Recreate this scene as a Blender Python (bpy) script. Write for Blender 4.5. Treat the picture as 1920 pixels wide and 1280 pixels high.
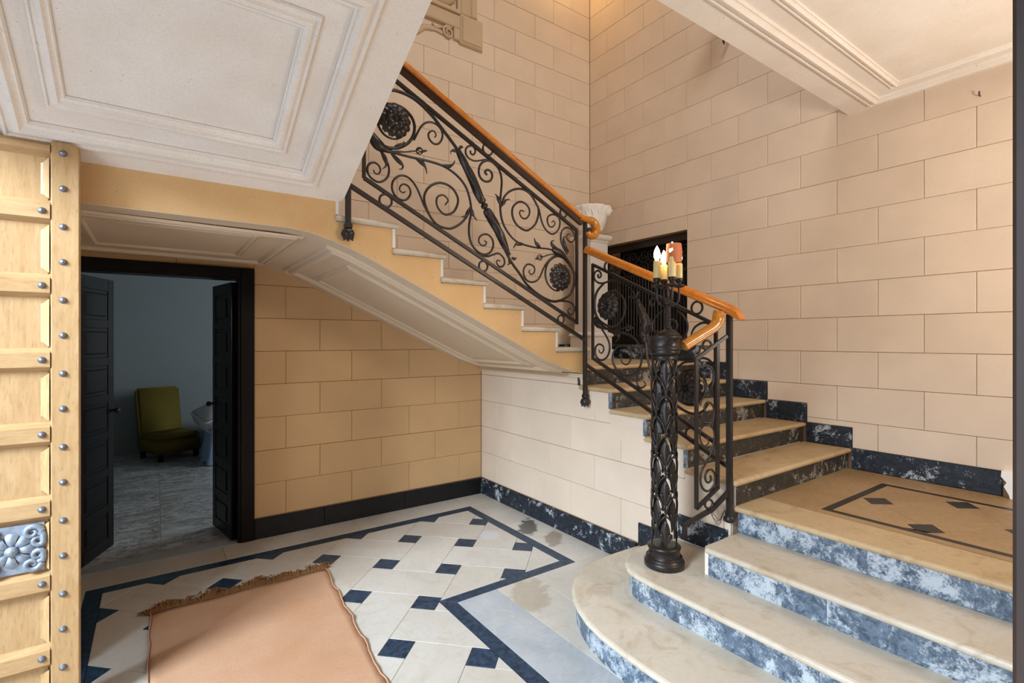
import bpy, bmesh, math, random
from math import sin, cos, pi, sqrt
from mathutils import Vector, Matrix
random.seed(7)
D = bpy.data
for o in list(D.objects): D.objects.remove(o)
sc = bpy.context.scene
COL = sc.collection

# ------------------------------------------------------------------ camera
H = 1.5
FPX, CY, YAW = 945.15, 636.65, 0.6169
cam = D.cameras.new('camera'); cam.sensor_fit = 'HORIZONTAL'; cam.sensor_width = 36.0
cam.lens = 36.0*FPX/1920.0
cam.shift_y = -(640-CY)/1920.0
cam.clip_start = 0.05
co = D.objects.new('camera', cam); COL.objects.link(co)
co.location = (0, 0, H); co.rotation_euler = (pi/2, 0, -YAW)
sc.camera = co

# ------------------------------------------------------------------ world, light, exposure
w = D.worlds.new('world'); sc.world = w; w.use_nodes = True
wb = w.node_tree.nodes['Background']
wb.inputs[0].default_value = (0.62, 0.78, 1.0, 1); wb.inputs[1].default_value = 1.0
sc.view_settings.view_transform = 'Standard'; sc.view_settings.look = 'None'
sc.view_settings.gamma = 1.0; sc.view_settings.use_curve_mapping = False
sc.view_settings.exposure = 0.0
sc.cycles.max_bounces = 10; sc.cycles.diffuse_bounces = 6
sc.cycles.use_denoising = True
sc.cycles.sample_clamp_indirect = 6.0
def area(name, loc, size, rot, power, color, spread=None):
    l = D.lights.new(name, 'AREA'); l.shape = 'RECTANGLE'; l.size, l.size_y = size
    l.energy = power; l.color = color
    if spread: l.spread = spread
    o = D.objects.new(name, l); COL.objects.link(o); o.location = loc; o.rotation_euler = rot
    return o
def point(name, loc, power, color, r=0.05):
    l = D.lights.new(name, 'POINT'); l.energy = power; l.color = color; l.shadow_soft_size = r
    o = D.objects.new(name, l); COL.objects.link(o); o.location = loc; return o
# daylight through the street door in the left wall: bright sky, and the paler street all round it
k_ = area('street_sky_daylight', (-3.3, 0.80, 3.5), (1.4, 1.6), (0, 0, 0), 660, (0.73, 0.865, 1.0))
k_.rotation_euler = Vector((0.84, 0.44, -0.44)).to_track_quat('-Z', 'Y').to_euler()
area('street_daylight', (-2.2, -0.1, 0.55), (1.7, 2.4), (0, -pi/2, 0), 44, (0.90, 0.95, 1.0))
# skylight high over the stairwell
area('skylight_daylight', (1.9, 0.95, 6.3), (2.6, 1.3), (0.35, 0, 0), 95, (1.0, 0.99, 0.97))
# window of the side room (faces -X)
area('bedroom_window_daylight', (3.3, 5.7, 1.7), (1.6, 1.3), (0, pi/2, 0), 56, (0.80, 0.92, 1.0))
# warm lamp on the upper wall, above the frame
point('upper_wall_lamp_light', (3.50, 3.93, 5.75), 15, (1.0, 0.62, 0.22), 0.06)
# added warm fill behind the camera for the landing, not a real lamp
area('landing_fill_light', (2.9, -0.6, 1.9), (0.5, 0.5), (1.9, 0, 0), 40, (1.0, 0.88, 0.75))

# ------------------------------------------------------------------ node materials
def mat(name):
    m = D.materials.new(name); m.use_nodes = True
    nt = m.node_tree; b = nt.nodes['Principled BSDF']
    return m, nt, b
def N(nt, t, **kw):
    n = nt.nodes.new(t)
    for k, v in kw.items():
        if hasattr(n, k): setattr(n, k, v)
        else: n.inputs[k.replace('_', ' ')].default_value = v
    return n
def coords(nt, scale=(1, 1, 1), rnd=True, rot=(0,0,0)):
    tc = N(nt, 'ShaderNodeTexCoord'); mp = N(nt, 'ShaderNodeMapping')
    mp.inputs['Scale'].default_value = scale; mp.inputs['Rotation'].default_value = rot
    ge = N(nt, 'ShaderNodeNewGeometry')
    nt.links.new(ge.outputs['Position'], mp.inputs['Vector'])
    if rnd:
        oi = N(nt, 'ShaderNodeObjectInfo'); mu = N(nt, 'ShaderNodeMath', operation='MULTIPLY'); mu.inputs[1].default_value = 37.0
        nt.links.new(oi.outputs['Random'], mu.inputs[0])
        cx = N(nt, 'ShaderNodeCombineXYZ'); nt.links.new(mu.outputs[0], cx.inputs[0]); nt.links.new(mu.outputs[0], cx.inputs[1])
        nt.links.new(cx.outputs[0], mp.inputs['Location'])
    return mp.outputs['Vector']
def noise(nt, vec, scale, detail=4, rough=0.55, dist=0.0):
    n = N(nt, 'ShaderNodeTexNoise'); n.inputs['Scale'].default_value = scale; n.inputs['Detail'].default_value = detail
    n.inputs['Roughness'].default_value = rough; n.inputs['Distortion'].default_value = dist
    nt.links.new(vec, n.inputs['Vector']); return n.outputs['Fac']
def ramp(nt, fac, stops):
    r = N(nt, 'ShaderNodeValToRGB'); e = r.color_ramp.elements
    while len(e) < len(stops): e.new(0.5)
    for i, (p, c) in enumerate(stops):
        e[i].position = p; e[i].color = (c, c, c, 1) if not hasattr(c, '__len__') else (*c, 1)
    nt.links.new(fac, r.inputs['Fac']); return r.outputs['Color']
def mix(nt, fac, a, b, mode='MIX'):
    m = N(nt, 'ShaderNodeMix', data_type='RGBA', blend_type=mode)
    for s, v in ((0, fac), (6, a), (7, b)):
        if hasattr(v, 'is_linked'): nt.links.new(v, m.inputs[s])
        elif s == 0: m.inputs[0].default_value = v
        else: m.inputs[s].default_value = (*v, 1)
    return m.outputs[2]
def bump(nt, b, h, strength, dist=0.01):
    bp = N(nt, 'ShaderNodeBump'); bp.inputs['Strength'].default_value = strength; bp.inputs['Distance'].default_value = dist
    nt.links.new(h, bp.inputs['Height']); nt.links.new(bp.outputs[0], b.inputs['Normal'])
def setb(b, col=None, rough=None, metal=None, spec=None, coat=None):
    if col is not None: b.inputs['Base Color'].default_value = (*col, 1)
    if rough is not None: b.inputs['Roughness'].default_value = rough
    if metal is not None: b.inputs['Metallic'].default_value = metal
    if spec is not None: b.inputs['Specular IOR Level'].default_value = spec
    if coat is not None: b.inputs['Coat Weight'].default_value = coat
def lin(r, g, b):
    f = lambda v: (v/255/12.92) if v/255 <= 0.04045 else ((v/255+0.055)/1.055)**2.4
    return (f(r), f(g), f(b))

M = {}
def m_stone(name, base, var=0.10, stain=None, grain=0.5, pits=0.0):
    m, nt, b = mat(name)
    v = coords(nt); n1 = noise(nt, v, 2.2, 5); n2 = noise(nt, v, 160, 3, 0.7)
    oi = N(nt, 'ShaderNodeObjectInfo')
    c = mix(nt, ramp(nt, n1, [(0.3, 0.0), (0.7, 1.0)]), tuple(x*(1-var) for x in base), tuple(min(1, x*(1+var)) for x in base))
    c = mix(nt, ramp(nt, oi.outputs['Random'], [(0, 0.0), (1, 0.22)]), c, stain or tuple(x*0.72 for x in base))
    c = mix(nt, ramp(nt, n2, [(0.35, 0.25*grain), (0.6, 0.0)]), c, tuple(x*0.6 for x in base))
    if pits:
        n3 = noise(nt, v, 48, 3, 0.6); c = mix(nt, ramp(nt, n3, [(0.68, 0.0), (0.74, pits)]), c, tuple(x*0.45 for x in base))
        n4 = noise(nt, v, 3.2, 6, 0.6); c = mix(nt, ramp(nt, n4, [(0.40, 0.28), (0.62, 0.0)]), c, tuple(x*y for x, y in zip(base, (0.80, 0.70, 0.58))))
    nt.links.new(c, b.inputs['Base Color']); setb(b, rough=0.75, spec=0.25)
    bump(nt, b, n2, 0.12*grain, 0.004); M[name] = m
m_stone('block', lin(224, 205, 184), 0.07, lin(216, 193, 166))
m_stone('shaded_block', lin(212, 174, 128), 0.07, lin(200, 160, 112))  # block colour deepened and warmed to paint the shade under the stairs
m_stone('joint', lin(152, 118, 92), 0.05)
m_stone('plaster', lin(240, 231, 221), 0.05, grain=1.0, pits=0.6)
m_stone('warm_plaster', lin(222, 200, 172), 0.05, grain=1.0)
m_stone('stringer', lin(220, 180, 128), 0.07, grain=1.0, pits=0.5)
m_stone('white_plaster', lin(228, 222, 214), 0.04)
m_stone('ochre_plaster', lin(160, 136, 106), 0.04)
m_stone('room_plaster', lin(150, 157, 158), 0.02)
m_stone('relief', lin(205, 182, 152), 0.05)
m_stone('urn_stone', lin(246, 243, 237), 0.07)

def spot(nt, c, x, y, rx, ry, col, amt, ragged=0.5):
    """a stain or cement patch with a ragged outline at one place on the floor"""
    ge = N(nt, 'ShaderNodeNewGeometry'); mp = N(nt, 'ShaderNodeMapping'); mp.vector_type = 'TEXTURE'
    mp.inputs['Location'].default_value = (x, y, 0); mp.inputs['Scale'].default_value = (rx, ry, 1); mp.inputs['Rotation'].default_value = (0, 0, 0.9)
    nt.links.new(ge.outputs['Position'], mp.inputs['Vector'])
    ln = N(nt, 'ShaderNodeVectorMath', operation='LENGTH'); nt.links.new(mp.outputs[0], ln.inputs[0])
    nz = noise(nt, ge.outputs['Position'], 14, 5, 0.65)
    md = N(nt, 'ShaderNodeMath', operation='MULTIPLY_ADD'); md.inputs[1].default_value = ragged*2; nt.links.new(nz, md.inputs[0]); nt.links.new(ln.outputs['Value'], md.inputs[2])
    th = N(nt, 'ShaderNodeMath', operation='MULTIPLY'); th.inputs[1].default_value = 0.25; nt.links.new(md.outputs[0], th.inputs[0])
    return mix(nt, ramp(nt, th.outputs[0], [((0.75+ragged)*0.25, amt), ((1.05+ragged)*0.25, 0.0)]), c, col)
def m_marble(name, c1, c2, stain, rough=0.38, vein=0.5, spots=()):
    m, nt, b = mat(name)
    v = coords(nt, (1, 1, 1)); n1 = noise(nt, v, 1.6, 6, 0.6, 1.2); n2 = noise(nt, v, 5.0, 8, 0.65, 2.0); n3 = noise(nt, v, 40, 4)
    c = mix(nt, ramp(nt, n1, [(0.35, 0.0), (0.65, 1.0)]), c1, c2)
    oi = N(nt, 'ShaderNodeObjectInfo'); c = mix(nt, ramp(nt, oi.outputs['Random'], [(0, 0.0), (1, 0.16)]), c, stain)
    c = mix(nt, ramp(nt, n2, [(0.52, 0.0), (0.72, vein)]), c, stain)
    c = mix(nt, ramp(nt, n3, [(0.3, 0.12), (0.5, 0.0)]), c, tuple(x*0.5 for x in c1))
    for q in spots: c = spot(nt, c, *q)
    nt.links.new(c, b.inputs['Base Color'])
    nt.links.new(ramp(nt, n3, [(0.3, rough+0.12), (0.7, rough-0.05)]), b.inputs['Roughness'])
    setb(b, spec=0.45); bump(nt, b, n3, 0.05, 0.003); M[name] = m
m_marble('tread', lin(194, 182, 162), lin(208, 198, 181), lin(164, 134, 96), 0.42, 0.55)
m_marble('honey', lin(152, 122, 84), lin(166, 138, 100), lin(136, 102, 64), 0.40, 0.4)
m_marble('honey_tread', lin(184, 158, 118), lin(200, 178, 142), lin(146, 112, 70), 0.40, 0.6)
m_marble('tile', lin(192, 187, 177), lin(204, 200, 191), lin(176, 150, 118), 0.34, 0.35, [(2.44, 3.22, 0.20, 0.075, lin(70, 66, 62), 0.85, 0.9), (2.46, 2.93, 0.16, 0.07, lin(120, 100, 76), 0.6, 0.9), (2.10, 3.26, 0.10, 0.085, lin(196, 196, 198), 0.9, 0.12), (1.80, 2.35, 0.22, 0.12, lin(150, 134, 110), 0.5, 0.9)])
m_marble('slab', lin(150, 156, 162), lin(176, 180, 184), lin(196, 194, 188), 0.45, 0.6)
m, nt, b = mat('bedroom_marble'); v = coords(nt, (1.0, 2.6, 1.0), rot=(0, 0, 0.5)); n1 = noise(nt, v, 1.3, 8, 0.65, 2.5); n2 = noise(nt, v, 2.2, 9, 0.7, 3.5)
c = mix(nt, ramp(nt, n1, [(0.35, 0.0), (0.65, 1.0)]), lin(150, 148, 146), lin(206, 204, 202))
wv = N(nt, 'ShaderNodeMath', operation='SUBTRACT'); wv.inputs[1].default_value = 0.5; nt.links.new(n2, wv.inputs[0])
ab = N(nt, 'ShaderNodeMath', operation='ABSOLUTE'); nt.links.new(wv.outputs[0], ab.inputs[0])
c = mix(nt, ramp(nt, ab.outputs[0], [(0.0, 0.9), (0.035, 0.0)]), c, lin(64, 52, 46))
nt.links.new(c, b.inputs['Base Color']); setb(b, rough=0.24, spec=0.45); M['bedroom_marble'] = m
def m_blue(name, dark, mid, pale, lo, hi, edge=0.0, rough=0.45):
    """worn dark marble: fine mottling dark to mid, efflorescence to pale in ragged patches"""
    m, nt, b = mat(name)
    v = coords(nt); n1 = noise(nt, v, 7.0, 8, 0.72, 0.5); n2 = noise(nt, v, 110, 5, 0.75); n3 = noise(nt, v, 30, 7, 0.74, 0.6)
    c = mix(nt, ramp(nt, n3, [(0.36, 0.0), (0.66, 1.0)]), dark, mid)
    ad = N(nt, 'ShaderNodeMath', operation='MULTIPLY_ADD'); ad.inputs[1].default_value = 0.45
    nt.links.new(n2, ad.inputs[0]); nt.links.new(n1, ad.inputs[2])
    ad2 = N(nt, 'ShaderNodeMath', operation='MULTIPLY_ADD'); ad2.inputs[1].default_value = 0.35
    nt.links.new(n3, ad2.inputs[0]); nt.links.new(ad.outputs[0], ad2.inputs[2])
    c = mix(nt, ramp(nt, ad2.outputs[0], [(lo, 0.0), (hi, 1.0)]), c, pale)
    nt.links.new(c, b.inputs['Base Color']); setb(b, rough=rough, spec=0.4)
    bump(nt, b, n2, 0.10, 0.003); M[name] = m
m_blue('riser', lin(58, 70, 86), lin(116, 132, 148), lin(182, 190, 196), 0.88, 1.22)
m_blue('skirting', lin(16, 20, 28), lin(44, 54, 66), lin(170, 178, 184), 0.98, 1.26)
m_blue('black_skirting', lin(12, 12, 14), lin(26, 26, 28), lin(150, 150, 146), 1.0, 1.22)
m_blue('dark_riser', lin(34, 34, 34), lin(70, 68, 64), lin(150, 146, 138), 0.96, 1.3)
m_blue('black_inlay', lin(10, 10, 12), lin(22, 21, 21), lin(70, 66, 60), 1.1, 1.5, rough=0.4)
m_blue('inlay', lin(20, 32, 46), lin(50, 76, 100), lin(112, 134, 156), 1.02, 1.45, rough=0.34)


m, nt, b = mat('iron'); v = coords(nt, rnd=False); n1 = noise(nt, v, 30, 4)
nt.links.new(mix(nt, n1, (0.010, 0.008, 0.008), (0.040, 0.030, 0.026)), b.inputs['Base Color'])
setb(b, rough=0.36, metal=0.35, spec=0.6); bump(nt, b, noise(nt, v, 120, 3), 0.15, 0.002); M['iron'] = m
m, nt, b = mat('stud_iron'); v = coords(nt); setb(b, col=lin(120, 124, 130), rough=0.4, metal=0.7); M['stud_iron'] = m
m, nt, b = mat('pewter'); v = coords(nt, rnd=False); n1 = noise(nt, v, 60, 4)
nt.links.new(mix(nt, n1, lin(110, 120, 134), lin(176, 186, 198)), b.inputs['Base Color']); setb(b, rough=0.45, metal=0.5); M['pewter'] = m
def m_wood(name, c1, c2, dark, scale=(6, 6, 1.2), rough=0.4, coat=0.0, amt=0.6):
    m, nt, b = mat(name)
    v = coords(nt, scale); n1 = noise(nt, v, 3.0, 6, 0.6, 1.5); n2 = noise(nt, v, 14, 6, 0.7, 0.5)
    c = mix(nt, ramp(nt, n1, [(0.3, 0.0), (0.7, 1.0)]), c1, c2)
    c = mix(nt, ramp(nt, n2, [(0.52, 0.0), (0.75, amt)]), c, dark)
    nt.links.new(c, b.inputs['Base Color']); setb(b, rough=rough, coat=coat, spec=0.4); b.inputs['Coat Roughness'].default_value = 0.15
    bump(nt, b, n2, 0.08, 0.003); M[name] = m
m_wood('pine', lin(172, 134, 88), lin(188, 154, 110), lin(128, 84, 44), (9, 9, 1.4), 0.5, 0.05, 0.55)
m_wood('pine_rail', lin(172, 134, 88), lin(188, 154, 110), lin(128, 84, 44), (1.4, 9, 9), 0.5, 0.05, 0.55)
m_wood('orange_wood', lin(190, 108, 34), lin(214, 134, 52), lin(120, 58, 14), (3, 3, 3), 0.28, 0.5, 0.5)
m_wood('golden_wood', lin(176, 108, 22), lin(196, 126, 34), lin(110, 60, 12), (3, 3, 3), 0.28, 0.5, 0.5)
m_wood('black_wood', (0.004, 0.0035, 0.0035), (0.009, 0.007, 0.0065), (0.003, 0.0025, 0.0025), (4, 4, 1), 0.38, 0.03, 0.4)
M['black_wood'].node_tree.nodes['Principled BSDF'].inputs['Specular IOR Level'].default_value = 0.16
m_wood('door_brown', (0.020, 0.011, 0.008), (0.036, 0.018, 0.012), (0.010, 0.006, 0.005), (4, 4, 1), 0.6, 0.0, 0.4)
m_wood('brown_wood', (0.030, 0.014, 0.010), (0.050, 0.024, 0.016), (0.012, 0.006, 0.005), (4, 4, 1), 0.28, 0.3, 0.4)
def m_cloth(name, c1, c2, sc_=220, bumps=0.4, rough=0.9, big=1.5):
    m, nt, b = mat(name); v = coords(nt, rnd=False)
    n1 = noise(nt, v, big, 4); n2 = noise(nt, v, sc_, 3, 0.7)
    c = mix(nt, ramp(nt, n1, [(0.3, 0.0), (0.7, 1.0)]), c1, c2)
    c = mix(nt, ramp(nt, n2, [(0.35, 0.3), (0.6, 0.0)]), c, tuple(x*0.6 for x in c1))
    nt.links.new(c, b.inputs['Base Color']); setb(b, rough=rough, spec=0.1); bump(nt, b, n2, bumps, 0.004); M[name] = m
m_cloth('rug', lin(192, 146, 112), lin(203, 163, 132), 260, 0.7, 0.95, 2.5)
m_cloth('fringe', lin(120, 84, 52), lin(146, 108, 70), 300, 0.5)
m_cloth('green_cloth', lin(108, 94, 40), lin(118, 104, 48))
m_cloth('white_cloth', lin(214, 218, 222), lin(228, 230, 232))
m_cloth('blue_cloth', lin(158, 186, 220), lin(178, 202, 230))
def m_plain(name, c, rough=0.5, metal=0.0, emit=None, es=0.0):
    m, nt, b = mat(name); v = coords(nt); n1 = noise(nt, v, 25, 4)
    nt.links.new(mix(nt, n1, tuple(x*0.85 for x in c), tuple(min(1, x*1.1) for x in c)), b.inputs['Base Color']); setb(b, rough=rough, metal=metal)
    if emit: b.inputs['Emission Color'].default_value = (*emit, 1); b.inputs['Emission Strength'].default_value = es
    M[name] = m
m_plain('wax', lin(236, 214, 150), 0.45)
M['wax'].node_tree.nodes['Principled BSDF'].inputs['Subsurface Weight'].default_value = 0.0
m_plain('orange_wax', lin(206, 120, 78), 0.6)
m_plain('bulb', (1, 0.9, 0.7), 0.3, 0, (1.0, 0.80, 0.50), 16.0)
m_plain('grime', lin(150, 146, 134), 0.8)
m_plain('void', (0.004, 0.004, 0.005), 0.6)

# ------------------------------------------------------------------ mesh helpers
class MB:
    def __init__(s): s.v = []; s.f = []; s.sm = []
    def add(s, verts, faces, smooth=False):
        o = len(s.v); s.v += [tuple(p) for p in verts]
        for f in faces: s.f.append([i+o for i in f]); s.sm.append(smooth)
        return s
    def box(s, x0, x1, y0, y1, z0, z1):
        v = [(x, y, z) for z in (z0, z1) for y in (y0, y1) for x in (x0, x1)]
        return s.add(v, [(0,2,3,1),(4,5,7,6),(0,1,5,4),(2,6,7,3),(0,4,6,2),(1,3,7,5)])
    def prism(s, poly, ax, a0, a1):
        def P(u, v, t): return {'z': (u, v, t), 'y': (u, t, v), 'x': (t, u, v)}[ax]
        n = len(poly); v = [P(u, q, a0) for u, q in poly]+[P(u, q, a1) for u, q in poly]
        f = [tuple(range(n))[::-1], tuple(range(n, 2*n))]+[(i, (i+1) % n, (i+1) % n+n, i+n) for i in range(n)]
        return s.add(v, f)
    def chamf(s, poly, ax, a0, a1, c):
        """prism whose a1 face is inset by c (a chamfered tile or block)"""
        ins = inset(poly, c); mid = a1-(c if a1 > a0 else -c)
        def P(u, v, t): return {'z': (u, v, t), 'y': (u, t, v), 'x': (t, u, v)}[ax]
        n = len(poly); v = [P(u, q, a0) for u, q in poly]+[P(u, q, mid) for u, q in poly]+[P(u, q, a1) for u, q in ins]
        f = [tuple(range(2*n, 3*n))]
        for k in (0, n): f += [(i+k, (i+1) % n+k, (i+1) % n+n+k, i+n+k) for i in range(n)]
        return s.add(v, f)
    def tube(s, path, r, n=8, closed=False, caps=True, rad=None, sy=1.0, up=None):
        P = [Vector(p) for p in path]; m = len(P)
        R = r if hasattr(r, '__len__') else [r]*m
        fr = None; vs = []
        for i, p in enumerate(P):
            if closed: t = P[(i+1) % m]-P[i-1]
            else: t = P[min(i+1, m-1)]-P[max(i-1, 0)]
            if t.length < 1e-9: t = Vector((0, 0, 1))
            t.normalize()
            if up is not None: a = t.cross(Vector(up)); 
            elif fr is None: a = t.cross(Vector((0, 0, 1)) if abs(t.z) < 0.9 else Vector((1, 0, 0)))
            else: a = fr-t*fr.dot(t)
            if a.length < 1e-6: a = t.orthogonal()
            a.normalize(); fr = a; b = t.cross(a)
            for k in range(n):
                th = 2*pi*k/n+(pi/4 if n == 4 else 0); rr = R[i]*(rad(th, i/(m-1 or 1)) if rad else 1)
                vs.append(p+a*(cos(th)*rr)+b*(sin(th)*rr*sy))
        fs = []
        for i in range(m if closed else m-1):
            j = (i+1) % m
            fs += [(i*n+k, i*n+(k+1) % n, j*n+(k+1) % n, j*n+k) for k in range(n)]
        s.add(vs, fs, n > 4)
        if caps and not closed: s.add([vs[k] for k in range(n)][::-1], [tuple(range(n))]); s.add(vs[-n:], [tuple(range(n))])
        return s
    def lathe(s, prof, c=(0, 0, 0), n=24, mod=None, smooth=True):
        m = len(prof); vs = []
        for i, (r, z) in enumerate(prof):
            for k in range(n):
                th = 2*pi*k/n; rr = r*(mod(th, z) if mod else 1); vs.append((c[0]+rr*cos(th), c[1]+rr*sin(th), c[2]+z))
        fs = [(i*n+k, i*n+(k+1) % n, (i+1)*n+(k+1) % n, (i+1)*n+k) for i in range(m-1) for k in range(n)]
        s.add(vs, fs, smooth); s.add(vs[:n][::-1], [tuple(range(n))]); s.add(vs[-n:], [tuple(range(n))]); return s
    def mesh(s, name, m, bev=0.0, seg=1, weld=False):
        me = D.meshes.new(name); me.from_pydata(s.v, [], s.f); me.polygons.foreach_set('use_smooth', s.sm)
        if m: me.materials.append(M[m])
        bm = bmesh.new(); bm.from_mesh(me)
        if bev or weld: bmesh.ops.remove_doubles(bm, verts=bm.verts, dist=1e-5)
        bmesh.ops.recalc_face_normals(bm, faces=bm.faces)
        if bev:
            es = [e for e in bm.edges if e.is_manifold and e.calc_face_angle(0) > 0.5]
            bmesh.ops.bevel(bm, geom=es, offset=bev, segments=seg, affect='EDGES', clamp_overlap=True)
        bm.to_mesh(me); bm.free(); return me
    def build(s, name, m, parent=None, loc=(0, 0, 0), bev=0.0, seg=1, kind=None, **kw):
        return link(name, s.mesh(name, m, bev, seg), parent, loc, kind=kind, **kw)
def link(name, me, parent=None, loc=(0, 0, 0), rot=None, kind=None, label=None, cat=None, group=None):
    o = D.objects.new(name, me); COL.objects.link(o)
    if parent is not None: o.parent = parent
    o.location = loc
    if rot is not None: o.rotation_euler = rot
    if kind: o['kind'] = kind
    if label: o['label'] = label
    if cat: o['category'] = cat
    if group: o['group'] = group
    return o
def thing(name, label, cat, loc=(0, 0, 0), rz=0.0, group=None):
    return link(name, None, None, loc, (0, 0, rz), None, label, cat, group)
def struct(name, mb, m, loc=(0, 0, 0), **kw): return mb.build(name, m, None, loc, kind='structure', **kw)
def area2(p): return 0.5*sum(p[i][0]*p[(i+1) % len(p)][1]-p[(i+1) % len(p)][0]*p[i][1] for i in range(len(p)))
def clip(poly, a, b, c):
    """keep a*x+b*y<=c"""
    out = []; n = len(poly)
    for i in range(n):
        p, q = poly[i], poly[(i+1) % n]; dp = a*p[0]+b*p[1]-c; dq = a*q[0]+b*q[1]-c
        if dp <= 0: out.append(p)
        if (dp < 0 < dq) or (dq < 0 < dp): t = dp/(dp-dq); out.append((p[0]+(q[0]-p[0])*t, p[1]+(q[1]-p[1])*t))
    return out
def clean(poly):
    out = []
    for p in poly:
        if not out or (abs(p[0]-out[-1][0])+abs(p[1]-out[-1][1])) > 1e-4: out.append(p)
    if len(out) > 1 and abs(out[0][0]-out[-1][0])+abs(out[0][1]-out[-1][1]) < 1e-4: out.pop()
    return out
def inset(poly, d):
    n = len(poly); s = 1 if area2(poly) > 0 else -1; out = []
    for i in range(n):
        p0, p1, p2 = poly[i-1], poly[i], poly[(i+1) % n]
        e1 = (p1[0]-p0[0], p1[1]-p0[1]); e2 = (p2[0]-p1[0], p2[1]-p1[1])
        l1 = math.hypot(*e1) or 1e-9; l2 = math.hypot(*e2) or 1e-9
        n1 = (-e1[1]/l1*s, e1[0]/l1*s); n2 = (-e2[1]/l2*s, e2[0]/l2*s)
        k = 1+n1[0]*n2[0]+n1[1]*n2[1]; k = max(k, 0.25)
        out.append((p1[0]+(n1[0]+n2[0])*d/k, p1[1]+(n1[1]+n2[1])*d/k))
    return out
def crom(pts, k=4):
    P = [Vector(p) for p in pts]; out = []
    if len(P) < 3: return P
    for i in range(len(P)-1):
        p0 = P[i-1] if i else P[0]*2-P[1]; p1, p2 = P[i], P[i+1]; p3 = P[i+2] if i+2 < len(P) else P[-1]*2-P[-2]
        for j in range(k):
            t = j/k; out.append(0.5*((2*p1)+(p2-p0)*t+(2*p0-5*p1+4*p2-p3)*t*t+(3*p1-p0-3*p2+p3)*t**3))
    out.append(P[-1]); return out
XB, YA, XD, YS = 2.618, 4.212, 4.084, 2.74
XL, YF = -0.62, -1.3
CH, Z0, HB = 0.2517, 1.9162, 0.2567
RISE = 0.1445
_cache = {}
def block(poly, ax, at, face, parent, mname='block', name='stone_block', dep=0.011, ch=0.003):
    """one wall block: a chamfered slab proud of the wall; alike blocks share their mesh"""
    poly = clean(poly)
    if len(poly) < 3 or abs(area2(poly)) < 0.0012: return
    u0, v0 = min(p[0] for p in poly), min(p[1] for p in poly)
    g = inset(poly, 0.0012); rel = [(round(p[0]-u0, 3), round(p[1]-v0, 3)) for p in g]
    key = (ax, face, mname, tuple(rel))
    if key not in _cache: _cache[key] = MB().chamf(rel, ax, 0.0, face*dep, ch).mesh(name, mname)
    loc = {'y': (u0, at, v0), 'x': (at, u0, v0)}[ax]
    link(name, _cache[key], parent, loc)

# ================================================================== SETTING
G = 0.011
# ---- back wall (plane Y = YA) with the doorway of the side room
DX0, DX1, DZ = -0.45, 0.505, 1.95
mb = MB(); y0, y1 = YA+G, YA+0.13
mb.box(XL-0.2, DX0, y0, y1, 0, 6.4); mb.box(DX1, XD+0.3, y0, y1, 0, 6.4); mb.box(DX0, DX1, y0, y1, DZ, 6.4)
wall_back = struct('wall_back', mb, 'joint')
FX0, FX1, FZ = -0.535, 0.610, 2.03          # outside of the door frame
def zrow(r): return Z0-CH*(r+1), Z0-CH*r
def rowsplit(u0, u1, first, odd):
    """joints at u1-first-(i-1)*HB for i odd/even (u decreasing from the corner u1)"""
    js = []; i = 1 if odd else 2
    while True:
        u = u1-first-(i-1)*HB
        if u <= u0: break
        js.append(u); i += 2
    e = [u0]+js[::-1]+[u1]; return list(zip(e[:-1], e[1:]))
def rect(a, b, c, d): return [(a, c), (b, c), (b, d), (a, d)]
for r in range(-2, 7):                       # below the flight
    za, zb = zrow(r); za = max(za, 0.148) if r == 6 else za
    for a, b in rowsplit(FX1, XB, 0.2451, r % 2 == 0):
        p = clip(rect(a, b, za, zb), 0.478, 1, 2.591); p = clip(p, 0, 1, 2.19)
        block(p, 'y', YA+G, -1, wall_back, 'shaded_block')
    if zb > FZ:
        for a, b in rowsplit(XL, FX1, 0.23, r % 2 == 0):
            block(rect(a, b, max(za, FZ), min(zb, 2.19)), 'y', YA+G, -1, wall_back, 'shaded_block')
for r in range(-16, 2):                      # above the flight
    za, zb = zrow(r)
    za = max(za, 1.447)
    if zb < za+0.02: continue
    for a, b in rowsplit(0.7, XD, 0.2845, r % 2 == 0):
        block(clip(rect(a, b, za, zb), -0.478, -1, -2.591), 'y', YA+G, -1, wall_back)
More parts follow.
